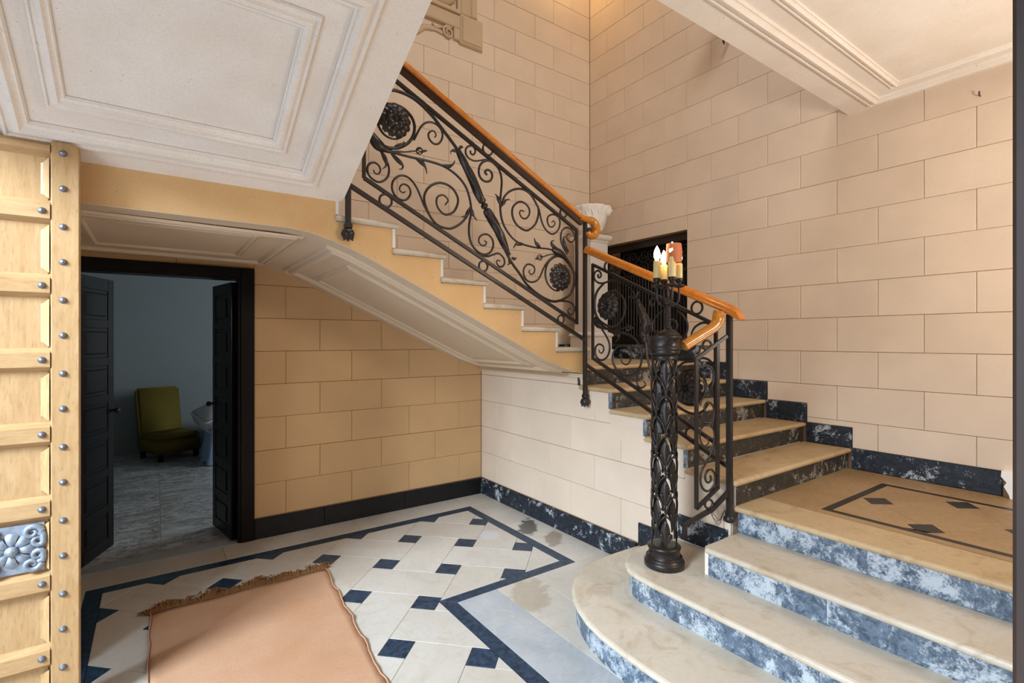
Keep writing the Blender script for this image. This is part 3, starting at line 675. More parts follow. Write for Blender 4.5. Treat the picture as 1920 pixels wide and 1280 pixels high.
# ================================================================== RAILINGS
RAIL = {
 'U': {
  'main_stem': [[1.069,2.902],[1.112,2.911],[1.156,2.91],[1.197,2.903],[1.234,2.892],[1.277,2.87],[1.319,2.842],[1.354,2.816],[1.394,2.778],[1.434,2.74],[1.475,2.701],[1.512,2.664]],
  'ring1': [[0.977,2.617],[1.022,2.591],[1.073,2.578],[1.132,2.591],[1.185,2.627],[1.218,2.673],[1.23,2.726],[1.22,2.77],[1.193,2.802],[1.156,2.823],[1.112,2.83],[1.069,2.818],[1.03,2.782],[1.011,2.743],[1.009,2.702],[1.026,2.666],[1.053,2.642],[1.092,2.633],[1.128,2.641],[1.156,2.659]],
  's1': [[1.226,2.656],[1.255,2.717],[1.281,2.758],[1.315,2.782],[1.354,2.786],[1.389,2.771],[1.409,2.742],[1.407,2.705],[1.385,2.672],[1.354,2.663],[1.328,2.679],[1.317,2.704],[1.326,2.726],[1.348,2.739],[1.363,2.729],[1.367,2.714],[1.358,2.702]],
  's2': [[0.969,2.641],[0.996,2.577],[1.03,2.544],[1.053,2.516],[1.071,2.478],[1.075,2.445],[1.065,2.41],[1.038,2.384],[1.007,2.375],[0.973,2.389],[0.953,2.414],[0.951,2.443],[0.966,2.468],[0.988,2.478],[1.011,2.47],[1.024,2.45],[1.022,2.431],[1.007,2.417],[0.992,2.422],[0.984,2.437]],
  's3': [[1.034,2.567],[1.108,2.557],[1.173,2.554],[1.234,2.553],[1.319,2.553],[1.407,2.545],[1.475,2.522],[1.531,2.488],[1.573,2.442],[1.597,2.384],[1.609,2.328],[1.609,2.282],[1.599,2.235],[1.594,2.193],[1.596,2.148],[1.611,2.1],[1.645,2.062],[1.689,2.041],[1.729,2.045],[1.76,2.069],[1.775,2.109],[1.765,2.147],[1.734,2.169],[1.699,2.167],[1.67,2.144],[1.667,2.114],[1.689,2.096],[1.714,2.101],[1.722,2.121],[1.707,2.127]],
  's4': [[1.604,2.323],[1.582,2.27],[1.545,2.224],[1.498,2.189],[1.448,2.172],[1.372,2.187],[1.317,2.248],[1.29,2.332],[1.323,2.401],[1.394,2.439],[1.473,2.423],[1.517,2.359],[1.49,2.283],[1.427,2.254],[1.377,2.292],[1.374,2.346],[1.414,2.369],[1.448,2.343],[1.427,2.312]],
  's5': [[1.319,2.241],[1.289,2.287],[1.268,2.334],[1.239,2.388],[1.205,2.424],[1.169,2.438],[1.132,2.43],[1.1,2.397],[1.092,2.358],[1.104,2.323],[1.132,2.301],[1.169,2.299],[1.197,2.323],[1.205,2.355],[1.189,2.383],[1.16,2.389],[1.14,2.37],[1.14,2.348],[1.16,2.34],[1.173,2.349]],
  's6': [[1.604,2.676],[1.609,2.658],[1.628,2.658],[1.64,2.68],[1.628,2.704],[1.602,2.707],[1.575,2.686],[1.571,2.652],[1.592,2.628],[1.631,2.619],[1.675,2.63],[1.714,2.645],[1.745,2.645]],
  's7': [[1.727,2.548],[1.712,2.564],[1.729,2.582],[1.755,2.576],[1.767,2.549],[1.75,2.516],[1.714,2.505],[1.68,2.52],[1.665,2.555],[1.675,2.599],[1.704,2.63],[1.745,2.643],[1.796,2.623],[1.827,2.586],[1.84,2.532],[1.835,2.462],[1.829,2.405],[1.829,2.353],[1.837,2.294],[1.858,2.244],[1.895,2.197],[1.944,2.159],[2.01,2.139],[2.111,2.128],[2.217,2.13],[2.289,2.123],[2.363,2.098],[2.413,2.055],[2.458,1.992]],
  's8': [[1.837,2.363],[1.858,2.427],[1.901,2.473],[1.965,2.502],[2.026,2.504],[2.083,2.477],[2.129,2.421],[2.143,2.396],[2.143,2.355],[2.123,2.297],[2.083,2.256],[2.043,2.235],[1.993,2.244],[1.949,2.274],[1.925,2.319],[1.927,2.368],[1.955,2.403],[1.993,2.42],[2.037,2.411],[2.066,2.38],[2.063,2.343],[2.037,2.315],[2.004,2.315],[1.985,2.341],[1.993,2.362],[2.021,2.36]],
  's9': [[2.149,2.397],[2.169,2.322],[2.199,2.271],[2.246,2.24],[2.289,2.245],[2.326,2.282],[2.338,2.331],[2.319,2.366],[2.277,2.376],[2.234,2.359],[2.222,2.325],[2.24,2.29],[2.271,2.289],[2.292,2.315],[2.277,2.332],[2.262,2.318]],
  's10': [[2.407,2.111],[2.357,2.173],[2.344,2.223],[2.357,2.272],[2.401,2.301],[2.452,2.289],[2.477,2.253],[2.471,2.219],[2.439,2.201],[2.407,2.216],[2.401,2.244],[2.426,2.259]],
  's11': [[2.326,2.103],[2.265,2.074],[2.217,2.033],[2.187,1.989],[2.163,1.941],[2.134,1.907],[2.094,1.891],[2.049,1.897],[2.021,1.93],[2.018,1.971],[2.043,2.004],[2.077,2.009],[2.108,1.991],[2.108,1.96],[2.083,1.942],[2.063,1.956],[2.071,1.973]],
  's12': [[1.675,2.037],[1.729,2.03],[1.775,2.047],[1.816,2.058],[1.853,2.035],[1.863,2.002],[1.848,1.978],[1.821,1.974],[1.801,1.996],[1.809,2.014],[1.829,2.007]],
  's13': [[2.252,1.771],[2.307,1.77],[2.369,1.776],[2.432,1.769],[2.471,1.742],[2.471,1.704],[2.445,1.679],[2.413,1.697],[2.42,1.721],[2.439,1.722]],
  'ring2': [[1.848,2.113],[1.917,2.011],[1.987,1.937],[2.043,1.874],[2.117,1.824],[2.205,1.783],[2.289,1.768],[2.375,1.791],[2.439,1.832],[2.474,1.911],[2.468,1.987],[2.42,2.046],[2.363,2.083],[2.307,2.088],[2.252,2.059],[2.217,2.014],[2.205,1.958],[2.217,1.903],[2.252,1.864],[2.295,1.845],[2.332,1.845]],
  'leaf_1': [[1.026,2.551],[1.046,2.518],[1.057,2.49],[1.053,2.467],[1.034,2.45]],
  'leaf_2': [[1.077,2.562],[1.112,2.528],[1.14,2.507],[1.156,2.491],[1.148,2.471],[1.132,2.469]],
  'leaf_3': [[1.234,2.553],[1.277,2.531],[1.298,2.508],[1.306,2.474]],
  'leaf_4': [[1.407,2.545],[1.448,2.547],[1.48,2.566],[1.493,2.591]],
  'leaf_5': [[1.108,2.591],[1.148,2.607],[1.164,2.625],[1.16,2.633]],
  'leaf_6': [[1.829,2.37],[1.806,2.418],[1.785,2.436]],
  'leaf_7': [[1.842,2.372],[1.863,2.406],[1.901,2.421]],
  'leaf_8': [[2.01,2.139],[1.955,2.133],[1.93,2.104]],
  'leaf_9': [[2.158,2.13],[2.117,2.16],[2.105,2.191]],
  'leaf_10': [[2.326,2.127],[2.265,2.158],[2.258,2.185],[2.283,2.193]],
  'leaf_11': [[2.413,2.126],[2.375,2.179],[2.369,2.221],[2.388,2.238]],
  'leaf_12': [[1.602,2.323],[1.621,2.28],[1.65,2.246]],
  'leaf_13': [[1.597,2.318],[1.573,2.269],[1.538,2.255]],
  'curl_1': [[1.507,2.647],[1.489,2.651],[1.466,2.642],[1.466,2.624]],
  'curl_2': [[1.521,2.666],[1.54,2.687],[1.552,2.681]],
  'curl_3': [[1.917,2.039],[1.944,2.033],[1.957,2.045]],
  'curl_4': [[1.895,2.031],[1.901,2.0],[1.879,1.99]],
  'bud_1': [[1.108,2.565],[1.164,2.573],[1.214,2.589],[1.239,2.595],[1.281,2.604],[1.311,2.612]],
  'bud_2': [[2.319,2.105],[2.246,2.093],[2.193,2.074],[2.175,2.07],[2.134,2.055],[2.114,2.049]],
  'trunk1': [[0.966,2.64],[1.0,2.589],[1.042,2.565],[1.077,2.558],[1.108,2.559]],
  'trunk2': [[2.265,2.13],[2.338,2.109],[2.401,2.068],[2.452,2.02]],
  'baluster': [[1.512,2.664],[1.559,2.592],[1.616,2.504],[1.665,2.412],[1.694,2.371],[1.712,2.34],[1.734,2.309],[1.785,2.243],[1.827,2.18],[1.863,2.115],[1.901,2.049]],
  'top_bar': [[1.1,2.973],[2.497,2.293]],
  'bottom_bar': [[2.503,1.62],[0.93,2.383]],
  'lower_bar': [[0.867,2.322],[2.426,1.571],[2.576,1.514]],
  'rings': [[1.732,2.712],[2.369,2.399],[1.055,2.277],[2.347,1.645],[1.699,1.966]],
  'rosettes': [[1.1,2.732],[2.323,1.939]],
 },
 'L': {
  'c1': [[2.57,1.966],[2.578,1.952],[2.564,1.941],[2.547,1.951],[2.555,1.979],[2.584,1.993],[2.61,1.979],[2.616,1.946],[2.59,1.914],[2.55,1.9],[2.51,1.9],[2.46,1.908],[2.4,1.904],[2.337,1.882],[2.286,1.851],[2.251,1.805],[2.221,1.761]],
  'ring1': [[2.521,1.895],[2.573,1.858],[2.602,1.815],[2.61,1.752],[2.602,1.689],[2.567,1.642],[2.51,1.607],[2.449,1.586],[2.406,1.593],[2.363,1.624],[2.332,1.67],[2.322,1.724],[2.337,1.772],[2.374,1.81],[2.416,1.832],[2.46,1.835],[2.504,1.824],[2.532,1.806]],
  'trunk1': [[2.602,1.662],[2.578,1.62],[2.538,1.594],[2.493,1.577],[2.449,1.568]],
  'c2': [[2.59,1.633],[2.538,1.573],[2.499,1.528],[2.471,1.483],[2.465,1.434],[2.482,1.389],[2.521,1.36],[2.561,1.358],[2.596,1.382],[2.608,1.415],[2.596,1.453],[2.567,1.468],[2.532,1.458],[2.521,1.433],[2.538,1.406],[2.561,1.412],[2.567,1.429]],
  'c3': [[2.46,1.564],[2.374,1.551],[2.291,1.534],[2.236,1.503],[2.202,1.461],[2.183,1.412],[2.183,1.367],[2.197,1.324],[2.231,1.288],[2.281,1.264],[2.332,1.262],[2.384,1.284],[2.422,1.323],[2.438,1.366],[2.427,1.415],[2.39,1.451],[2.342,1.46],[2.296,1.449],[2.271,1.418],[2.271,1.379],[2.291,1.344],[2.322,1.333],[2.353,1.349],[2.363,1.38],[2.35,1.399]],
  'bud_1': [[2.46,1.572],[2.395,1.574],[2.342,1.577],[2.322,1.581],[2.271,1.58],[2.251,1.577]],
  'leaf_1': [[2.427,1.543],[2.379,1.531],[2.379,1.507],[2.406,1.483]],
  'c4': [[2.192,1.332],[2.216,1.266],[2.221,1.228],[2.223,1.23],[2.216,1.202],[2.187,1.187],[2.151,1.207],[2.165,1.234]],
  'baluster': [[2.221,1.761],[2.192,1.702],[2.163,1.64],[2.144,1.595],[2.159,1.544],[2.152,1.514],[2.147,1.484]],
  'stem2': [[2.147,1.484],[2.144,1.421],[2.123,1.343],[2.102,1.277],[2.047,1.203],[1.994,1.153],[1.923,1.107],[1.849,1.073],[1.784,1.065],[1.732,1.091],[1.698,1.14]],
  'ring2': [[1.911,1.15],[1.88,1.127],[1.831,1.115],[1.784,1.125],[1.738,1.166],[1.715,1.219],[1.726,1.278],[1.766,1.317],[1.819,1.324],[1.868,1.306],[1.898,1.268],[1.911,1.214]],
  'c5': [[1.911,1.33],[1.861,1.364],[1.796,1.374],[1.743,1.394],[1.693,1.383],[1.662,1.342],[1.665,1.282],[1.698,1.23]],
  'c6': [[1.911,1.68],[1.869,1.647],[1.841,1.604],[1.837,1.57],[1.849,1.535],[1.877,1.504],[2.026,1.548],[2.08,1.553],[2.096,1.568],[2.091,1.612],[2.066,1.648],[2.021,1.679]],
  'c7': [[1.97,1.615],[1.949,1.622],[1.923,1.614],[1.911,1.592],[1.915,1.567],[1.932,1.554],[1.951,1.565],[1.949,1.582]],
  'c8': [[2.07,1.76],[2.089,1.765],[2.114,1.75],[2.119,1.728],[2.098,1.714],[2.084,1.73]],
  'c9': [[1.672,1.583],[1.713,1.597],[1.747,1.595],[1.785,1.575],[1.805,1.548],[1.813,1.521]],
  'curl_1': [[2.229,1.773],[2.256,1.782],[2.291,1.781],[2.286,1.757]],
  'curl_2': [[2.221,1.772],[2.216,1.803],[2.197,1.814],[2.19,1.804]],
  'rings': [[2.479,2.011],[1.774,1.686],[1.813,0.943]],
  'rosettes': [[2.465,1.732],[1.82,1.218]],
 },
 'S': {
  'd1': [[0.119,0.759],[0.114,0.738],[0.13,0.722],[0.147,0.736],[0.149,0.764],[0.135,0.788],[0.11,0.791],[0.091,0.765],[0.089,0.728],[0.105,0.692],[0.133,0.676],[0.16,0.688],[0.176,0.717],[0.178,0.758],[0.167,0.798],[0.137,0.841],[0.11,0.889],[0.096,0.942],[0.095,0.966],[0.093,0.955],[0.091,0.977],[0.098,1.01],[0.12,1.031],[0.153,1.034],[0.177,1.013],[0.181,0.977],[0.173,0.94],[0.153,0.923],[0.132,0.935],[0.13,0.957],[0.14,0.968]],
  'd2': [[0.104,1.014],[0.1,1.064],[0.095,1.112],[0.108,1.148],[0.132,1.16],[0.151,1.142],[0.153,1.113],[0.14,1.093],[0.122,1.098],[0.118,1.116]],
  'd3': [[0.181,1.085],[0.165,1.056],[0.132,1.047],[0.104,1.065]],
  'd4': [[0.181,1.143],[0.173,1.172],[0.149,1.208],[0.145,1.24],[0.157,1.266],[0.181,1.284]],
  'd5': [[0.177,1.349],[0.14,1.36],[0.108,1.341],[0.096,1.301],[0.104,1.254],[0.124,1.222],[0.145,1.2]],
 },
}
YR, XR = 2.71, 2.58
PX, PY = 2.58, 1.57
_d = Vector((2.27-PX, 1.70-PY)); _d.normalize()
def map_u(p, o=0.0): return (p[0], YR-o, p[1])
def map_l(p, o=0.0): return (XR-o, p[0], p[1])
def map_s(p, o=0.0): return (PX+_d.x*p[0]+_d.y*o, PY+_d.y*p[0]-_d.x*o, p[1])
UPV = {map_u: (0, 1, 0), map_l: (1, 0, 0), map_s: (_d.y, -_d.x, 0)}
def scroll(pts, mp, name, parent, r=0.0075, taper=(0.6, 1.0), m='iron', k=4, flat=1.0, o=0.0):
    P = crom([(p[0], p[1], 0) for p in pts], k); n = len(P)
    R = [r*(1-(1-taper[1])*max(0, 1-i/(0.35*n))-(1-taper[0])*max(0, 1-(n-1-i)/(0.35*n))) for i in range(n)]
    return MB().tube([mp((p.x, p.y), o) for p in P], R, 6, up=UPV[mp], sy=flat).build(name, m, parent)
def bar(pts, mp, name, parent, w=0.010, m='iron', o=0.0, d=1.0):
    return MB().tube([mp(p, o) for p in pts], w*S2/1.0, 4, up=UPV[mp], sy=d).build(name, m, parent)
def leaf_shape(pts, mp, name, parent, r=0.010):
    P = crom([(p[0], p[1], 0) for p in pts], 4); n = len(P)
    R = [r*(0.45+0.9*sin(pi*min(1, i/(0.55*n)))*0.6)*(1-(max(0, i/n-0.6)/0.4)*0.75) for i in range(n)]
    return MB().tube([mp((p.x, p.y), 0.004) for p in P], R, 7, up=UPV[mp], sy=0.7).build(name, 'iron', parent)
def ring(c, mp, parent, R=0.030, r=0.0065):
    P = [mp((c[0]+R*cos(2*pi*i/24), c[1]+R*sin(2*pi*i/24))) for i in range(24)]
    return MB().tube(P, r, 6, closed=True, up=UPV[mp], sy=1.3).build('ring', 'iron', parent)
_petal = {}
def petal_mesh(L, W, kind):
    if kind in _petal: return _petal[kind]
    mb = MB(); nu, nv = 8, 7; v = []
    for i in range(nu):
        t = i/(nu-1); wid = W*(0.42+0.58*t**0.7)*(1 if t < 0.80 else sqrt(max(0.12, 1-((t-0.80)/0.21)**2)))
        for j in range(nv):
            q = -1+2*j/(nv-1)
            h_ = 0.016*sin(pi*t*0.85)+0.008*(1-q*q)+0.0035*cos(q*8)-0.014*t**4+(0.008 if kind == 'in' else 0)
            v.append((q*wid*0.5, L*(0.18+0.82*t), h_))
    f = [(i*nv+j, i*nv+j+1, (i+1)*nv+j+1, (i+1)*nv+j) for i in range(nu-1) for j in range(nv-1)]
    mb.add(v, f, True); me = mb.mesh('petal', 'iron'); _petal[kind] = me; return me
def rosette(c, mp, parent, R=0.085, o=0.018):
    """iron rosette: dished plate, thirteen outer petals, nine inner ones, a button"""
    ex = Vector(mp((1, 0)))-Vector(mp((0, 0))); ez = Vector((0, 0, 1)); no = Vector(mp((0, 0), 1))-Vector(mp((0, 0), 0))
    Mx = Matrix((ex, ez, no)).transposed().to_4x4(); Mx.translation = Vector(mp(c, o))
    mb = MB().lathe([(R*0.80, -0.010), (R*0.86, -0.004), (R*0.80, 0.002), (R*0.3, 0.004)], n=24)
    pl = link('rosette', mb.mesh('rosette', 'iron'), parent); pl.matrix_local = Mx
    for kind, n, L, W, z in (('out', 13, R, R*0.47, 0.002), ('in', 9, R*0.66, R*0.40, 0.012)):
        me = petal_mesh(L, W, kind)
        for i in range(n):
            p = link('petal', me, pl); p.rotation_euler = (0, 0, 2*pi*(i+0.5*(kind == 'in'))/n); p.location = (0, 0, z)
    MB().lathe([(R*0.17, 0.012), (R*0.19, 0.022), (R*0.13, 0.032), (R*0.06, 0.036)], n=12).build('button', 'iron', pl)
    return pl
def bud(pts, mp, parent, r=0.0045):
    """stem ending in an openwork iron bud with a point"""
    a = [Vector(mp(p)) for p in pts]
    s_ = MB().tube(crom(a[:4], 3), [r*1.2]*2+[r]*(len(crom(a[:4], 3))-2), 6).build('bud_stem', 'iron', parent)
    b0, b1, tip = a[3], a[4], a[5]; ax = (b1-b0); L = ax.length; ax.normalize()
    s1 = ax.orthogonal().normalized(); s2 = ax.cross(s1); mb = MB()
    for k in range(6):
        P = []
        for i in range(9):
            t = i/8; th = 2*pi*k/6+1.8*t; rr = 0.019*sin(pi*t)**0.8+0.002
            P.append(b0+ax*(L*t)+s1*(rr*cos(th))+s2*(rr*sin(th)))
        mb.tube(P, 0.0028, 5)
    mb.tube([b1, b1+(tip-b1)*0.4, tip], [0.007, 0.008, 0.002], 6)
    mb.build('bud', 'iron', parent)
def baluster(pts, mp, parent, knob_at=None, rmax=0.026):
    """acanthus-wrapped tapering stem with spiral leaf grooves"""
    P = crom([(p[0], p[1], 0) for p in pts], 6); n = len(P); R = []
    for i in range(n):
        t = i/(n-1)
        if knob_at:
            if t < knob_at: u = t/knob_at; r = 0.010+(rmax-0.010)*min(1, sin(pi*(0.08+0.80*u))*1.15)
            else: u = (t-knob_at)/(1-knob_at); r = 0.010+(rmax-0.008)*min(1, sin(pi*(0.16+0.80*u))*1.1)
            if abs(t-knob_at) < 0.035: r = 0.021
            elif abs(t-knob_at) < 0.065: r = 0.013
        else: r = 0.009+(rmax-0.009)*sin(pi*(0.05+0.85*t))**0.8
        R.append(r)
    q = []
    for i in range(n-1): q += [(P[i]*(1-j/3)+P[i+1]*(j/3), R[i]*(1-j/3)+R[i+1]*j/3) for j in range(3)]
    return MB().tube([mp((p.x, p.y)) for p, _ in q], [r for _, r in q], 20, up=UPV[mp],
        rad=lambda th, t: 1+0.20*(abs(sin(2*th+15*t))-0.6)+0.05*sin(8*th+30*t)).build('acanthus_baluster', 'iron', parent)
def foot(c, parent, ball=True):
    x, y, z = c
    MB().box(x-0.019, x+0.019, y-0.019, y+0.019, z+0.020, z+0.048).build('collar', 'iron', parent, bev=0.004)
    if ball:
        mb = MB().lathe([(0.014, 0.022), (0.030, 0.010), (0.035, -0.008), (0.028, -0.026), (0.010, -0.034), (0.004, -0.036)], (x, y, z), 16, mod=lambda th, zz: 1+0.10*sin(5*th)*(1 if zz < 0 else 0.4))
        for k in range(5):
            th = 2*pi*k/5; mb.tube([(x+0.024*cos(th), y+0.024*sin(th), z-0.018), (x+0.020*cos(th), y+0.020*sin(th), z-0.036), (x+0.026*cos(th), y+0.026*sin(th), z-0.044)], [0.009, 0.007, 0.002], 5)
        mb.build('bud_foot', 'iron', parent)
    else:
        MB().lathe([(0.018, 0.024), (0.030, 0.012), (0.030, -0.006), (0.022, -0.014), (0.010, -0.016)], (x, y, z), 16, mod=lambda th, zz: 1+0.10*sin(6*th)).build('bud_foot', 'iron', parent)
def moulded_rail(path, wdt, hgt, name, m, parent, up=(0, 0, 1)):
    """wooden handrail: rounded top, grooved sides"""
    sec = [(-0.34, 0.0), (-0.42, 0.06), (-0.5, 0.16), (-0.5, 0.30), (-0.44, 0.36), (-0.47, 0.46), (-0.47, 0.66), (-0.40, 0.80), (-0.30, 0.92), (-0.12, 1.0), (0.12, 1.0), (0.30, 0.92), (0.40, 0.80), (0.47, 0.66), (0.47, 0.46), (0.44, 0.36), (0.5, 0.30), (0.5, 0.16), (0.42, 0.06), (0.34, 0.0)]
    P = [Vector(p) for p in path]; m_ = len(P); vs = []; n = len(sec)
    for i, p in enumerate(P):
        t = (P[min(i+1, m_-1)]-P[max(i-1, 0)]).normalized(); a = t.cross(Vector(up)); a.normalize(); b = a.cross(t)
        vs += [p+a*(u*wdt)+b*(v*hgt) for u, v in sec]
    fs = [(i*n+k, i*n+(k+1) % n, (i+1)*n+(k+1) % n, (i+1)*n+k) for i in range(m_-1) for k in range(n)]
    mb = MB().add(vs, fs, True); mb.add(vs[:n], [tuple(range(n))]); mb.add(vs[-n:], [tuple(range(n))]); return mb.build(name, m, parent)

# ---- railing of the upper flight (plane Y = YR)
U = RAIL['U']
ur = thing('upper_stair_railing', 'black wrought iron scrollwork railing with two rosettes under a wooden handrail on the upper flight', 'railing')
slope = (U['top_bar'][1][1]-U['top_bar'][0][1])/(U['top_bar'][1][0]-U['top_bar'][0][0])
def ext(a, b, x): return (x, a[1]+(b[1]-a[1])/(b[0]-a[0])*(x-a[0]))
t0, t1 = U['top_bar']; b1, b0 = U['bottom_bar']
XT = 2.498; xl = 0.932
bar([ext(t0, t1, xl), ext(t0, t1, XT)], map_u, 'top_bar', ur, 0.0095)
bar([ext(b0, b1, xl), ext(b0, b1, XT)], map_u, 'bottom_bar', ur, 0.0095)
bar([ext(t0, t1, XT), (XT, ext(b0, b1, XT)[1]-0.012)], map_u, 'side_bar', ur, 0.0085)
bar([ext(t0, t1, xl), ext(b0, b1, xl)], map_u, 'side_bar', ur, 0.0085)
l0, l1 = U['lower_bar'][0], U['lower_bar'][1]
bar([ext(l0, l1, 0.85), ext(l0, l1, 2.575)], map_u, 'lower_bar', ur, 0.011)
for k, v in U.items():
    if k[0] == 's' and k[1:].isdigit(): scroll(v, map_u, 'scroll', ur, 0.0078 if k in ('s3', 's4', 's7', 's8') else 0.0066)
scroll(U['main_stem'], map_u, 'stem', ur, 0.0105, (1.0, 1.0)); scroll(U['ring1'], map_u, 'rosette_ring', ur, 0.0095, (0.5, 1.0)); scroll(U['ring2'], map_u, 'rosette_ring', ur, 0.0095, (0.5, 1.0))
leaf_shape(U['trunk1'], map_u, 'leaf_sheath', ur, 0.034); leaf_shape(U['trunk2'], map_u, 'leaf_sheath', ur, 0.030)
for k, v in U.items():
    if k.startswith('leaf_'): leaf_shape(v, map_u, 'leaf', ur, 0.014)
    if k.startswith('curl'): leaf_shape(v, map_u, 'leaf_curl', ur, 0.011)
bud(U['bud_1'], map_u, ur); bud(U['bud_2'], map_u, ur)
baluster(U['baluster'], map_u, ur, 0.47)
for c, R in zip(U['rings'], (0.036, 0.030, 0.036, 0.028, 0.032)): ring(c, map_u, ur, R)
rosette(U['rosettes'][0], map_u, ur, 0.098); rosette(U['rosettes'][1], map_u, ur, 0.092)
MB().box(0.846-0.013, 0.846+0.013, YR-0.013, YR+0.013, 2.09, 3.10).build('post', 'iron', ur, bev=0.002); foot((0.846, YR, 2.075), ur)
# handrail: dark bar below, its tone painting the rail's shaded side, polished wooden rail on top, volute at the foot
h0, h1 = (1.128, 3.031), (2.47, 2.369)
hs = (h1[1]-h0[1])/(h1[0]-h0[0])
hp = [(x, YR, h0[1]+hs*(x-h0[0])) for x in (0.78, 1.4, 2.0, 2.50, 2.545)]
MB().tube([(p[0], p[1], p[2]+0.018) for p in hp], 0.017*S2, 4, up=(0, 1, 0), sy=0.9).build('shaded_under_bar', 'brown_wood', ur, label='dark bar under the handrail, coloured as its shaded side')
moulded_rail([(p[0], p[1], p[2]+0.036) for p in hp], 0.062, 0.038, 'handrail', 'orange_wood', ur)
# carved volute curling down at the end of the handrail
zc = hp[-1][2]; V = [(2.520, YR, hp[-1][2]+0.058)]
for i in range(22):
    th = pi*0.60-1.42*pi*i/21; rr = 0.060-0.0006*i
    V.append((2.630+rr*cos(th), YR-0.012*i/21, zc-0.012+rr*1.08*sin(th)))
MB().tube(crom(V, 2), [0.018+0.012*sin(pi*min(1, 0.15+i/44*0.8)) for i in range(45)], 14, up=(0, 1, 0), rad=lambda th, t: 1+0.07*sin(7*th), sy=1.25).build('carved_volute', 'golden_wood', ur, label='golden carved leaf volute ending the handrail')
MB().lathe([(0.012, -0.020), (0.024, -0.012), (0.024, 0.012), (0.012, 0.020)], (0, 0, 0), 14).build('volute_boss', 'iron', ur, (2.612, YR-0.008, zc-0.030)).rotation_euler = (pi/2, 0, 0)

# ---- railing of the lower flight (plane X = XR)
Lr = RAIL['L']
lr = thing('lower_stair_railing', 'black iron scroll railing with sloping orange handrail on the lower flight, behind the newel column', 'railing')
MB().box(XR-0.013, XR+0.013, YR-0.013, YR+0.013, 1.05, 2.40).build('corner_post', 'iron', lr, bev=0.002); foot((XR, YR, 1.052), lr)
MB().box(PX-0.014, PX+0.014, PY-0.014, PY+0.014, 0.520, 1.64).build('post', 'iron', lr, bev=0.002); foot((PX, PY, 0.512), lr, False)
ta, tb = (2.634, 2.043), (1.654, 1.584); ba, bb_ = (2.626, 1.366), (1.651, 0.917)
bar([ta, tb], map_l, 'top_bar', lr, 0.0095); bar([ba, bb_], map_l, 'bottom_bar', lr, 0.0095)
bar([(2.630, 2.046), (2.630, 1.358)], map_l, 'side_bar', lr, 0.0085); bar([(1.652, 1.59), (1.652, 0.91)], map_l, 'side_bar', lr, 0.0085)
bar([(2.697, 1.316), (1.573, 0.798)], map_l, 'lower_bar', lr, 0.0105)
for k, v in Lr.items():
    if k[0] == 'c' and k[1:].isdigit(): scroll(v, map_l, 'scroll', lr, 0.0072)
    if k.startswith('leaf_'): leaf_shape(v, map_l, 'leaf', lr, 0.014)
    if k.startswith('curl'): leaf_shape(v, map_l, 'leaf_curl', lr, 0.011)
scroll(Lr['ring1'], map_l, 'rosette_ring', lr, 0.009, (0.6, 1)); scroll(Lr['ring2'], map_l, 'rosette_ring', lr, 0.009, (0.6, 1)); scroll(Lr['stem2'], map_l, 'stem', lr, 0.009, (0.7, 1))
leaf_shape(Lr['trunk1'], map_l, 'leaf_sheath', lr, 0.030)
bud(Lr['bud_1'], map_l, lr); baluster(Lr['baluster'], map_l, lr, None, 0.030)
for c, R in zip(Lr['rings'], (0.034, 0.036, 0.036)): ring(c, map_l, lr, R)
rosette(Lr['rosettes'][0], map_l, lr, 0.092); rosette(Lr['rosettes'][1], map_l, lr, 0.092)
hz = lambda y: 1.640+0.4364*(y-1.566)
moulded_rail([(XR, y, hz(y)) for y in (2.70, 2.2, 1.70, 1.60)]+[(XR, 1.545, hz(1.55)-0.006)], 0.060, 0.052, 'handrail', 'orange_wood', lr)
MB().prism([(1.548, hz(1.55)-0.004), (1.548, hz(1.55)+0.044), (1.510, hz(1.55)+0.016), (1.492, hz(1.55)-0.020), (1.500, hz(1.55)-0.028)], 'x', XR-0.032, XR+0.032).build('handrail_end', 'orange_wood', lr, bev=0.004)

# ---- short panel between the lower post and the newel column
Sr = RAIL['S']
sr = thing('newel_railing', 'narrow iron scroll panel with a curved golden handrail joining newel column and post', 'railing')
fr = [(0.203, 1.395), (0.203, 0.585), (0.074, 0.690), (0.074, 1.478)]
bar([fr[0], fr[1]], map_s, 'side_bar', sr, 0.0085); bar([fr[2], fr[3]], map_s, 'side_bar', sr, 0.0085)
bar([(0.206, 0.584), (0.070, 0.694)], map_s, 'bottom_bar', sr, 0.0085); bar([(0.208, 1.392), (0.016, 1.520)], map_s, 'top_bar', sr, 0.0085)
for k in ('d1', 'd2', 'd3', 'd4', 'd5'): scroll(Sr[k], map_s, 'scroll', sr, 0.0066)
bar([(0.0, 0.667), (0.11, 0.574), (0.224, 0.525), (0.272, 0.500), (0.274, 0.430)], map_s, 'lower_bar', sr, 0.0105)
ring((0.128, 0.606), map_s, sr, 0.024); ring((0.138, 1.470), map_s, sr, 0.026)
hpth = crom([map_s((0.030, 1.652), 0.01), map_s((0.036, 1.625), 0.012), map_s((0.046, 1.588), 0.012), map_s((0.072, 1.553), 0.012), map_s((0.120, 1.524), 0.010), map_s((0.19, 1.487), 0.004), map_s((0.268, 1.444), 0.0)], 4)
moulded_rail(hpth, 0.062, 0.052, 'handrail', 'golden_wood', sr)
wr = thing('loose_wire', 'thin dark wire loops hanging from the bar beside the foot of the lower post', 'wire', map_s((0.09, 0.59)))
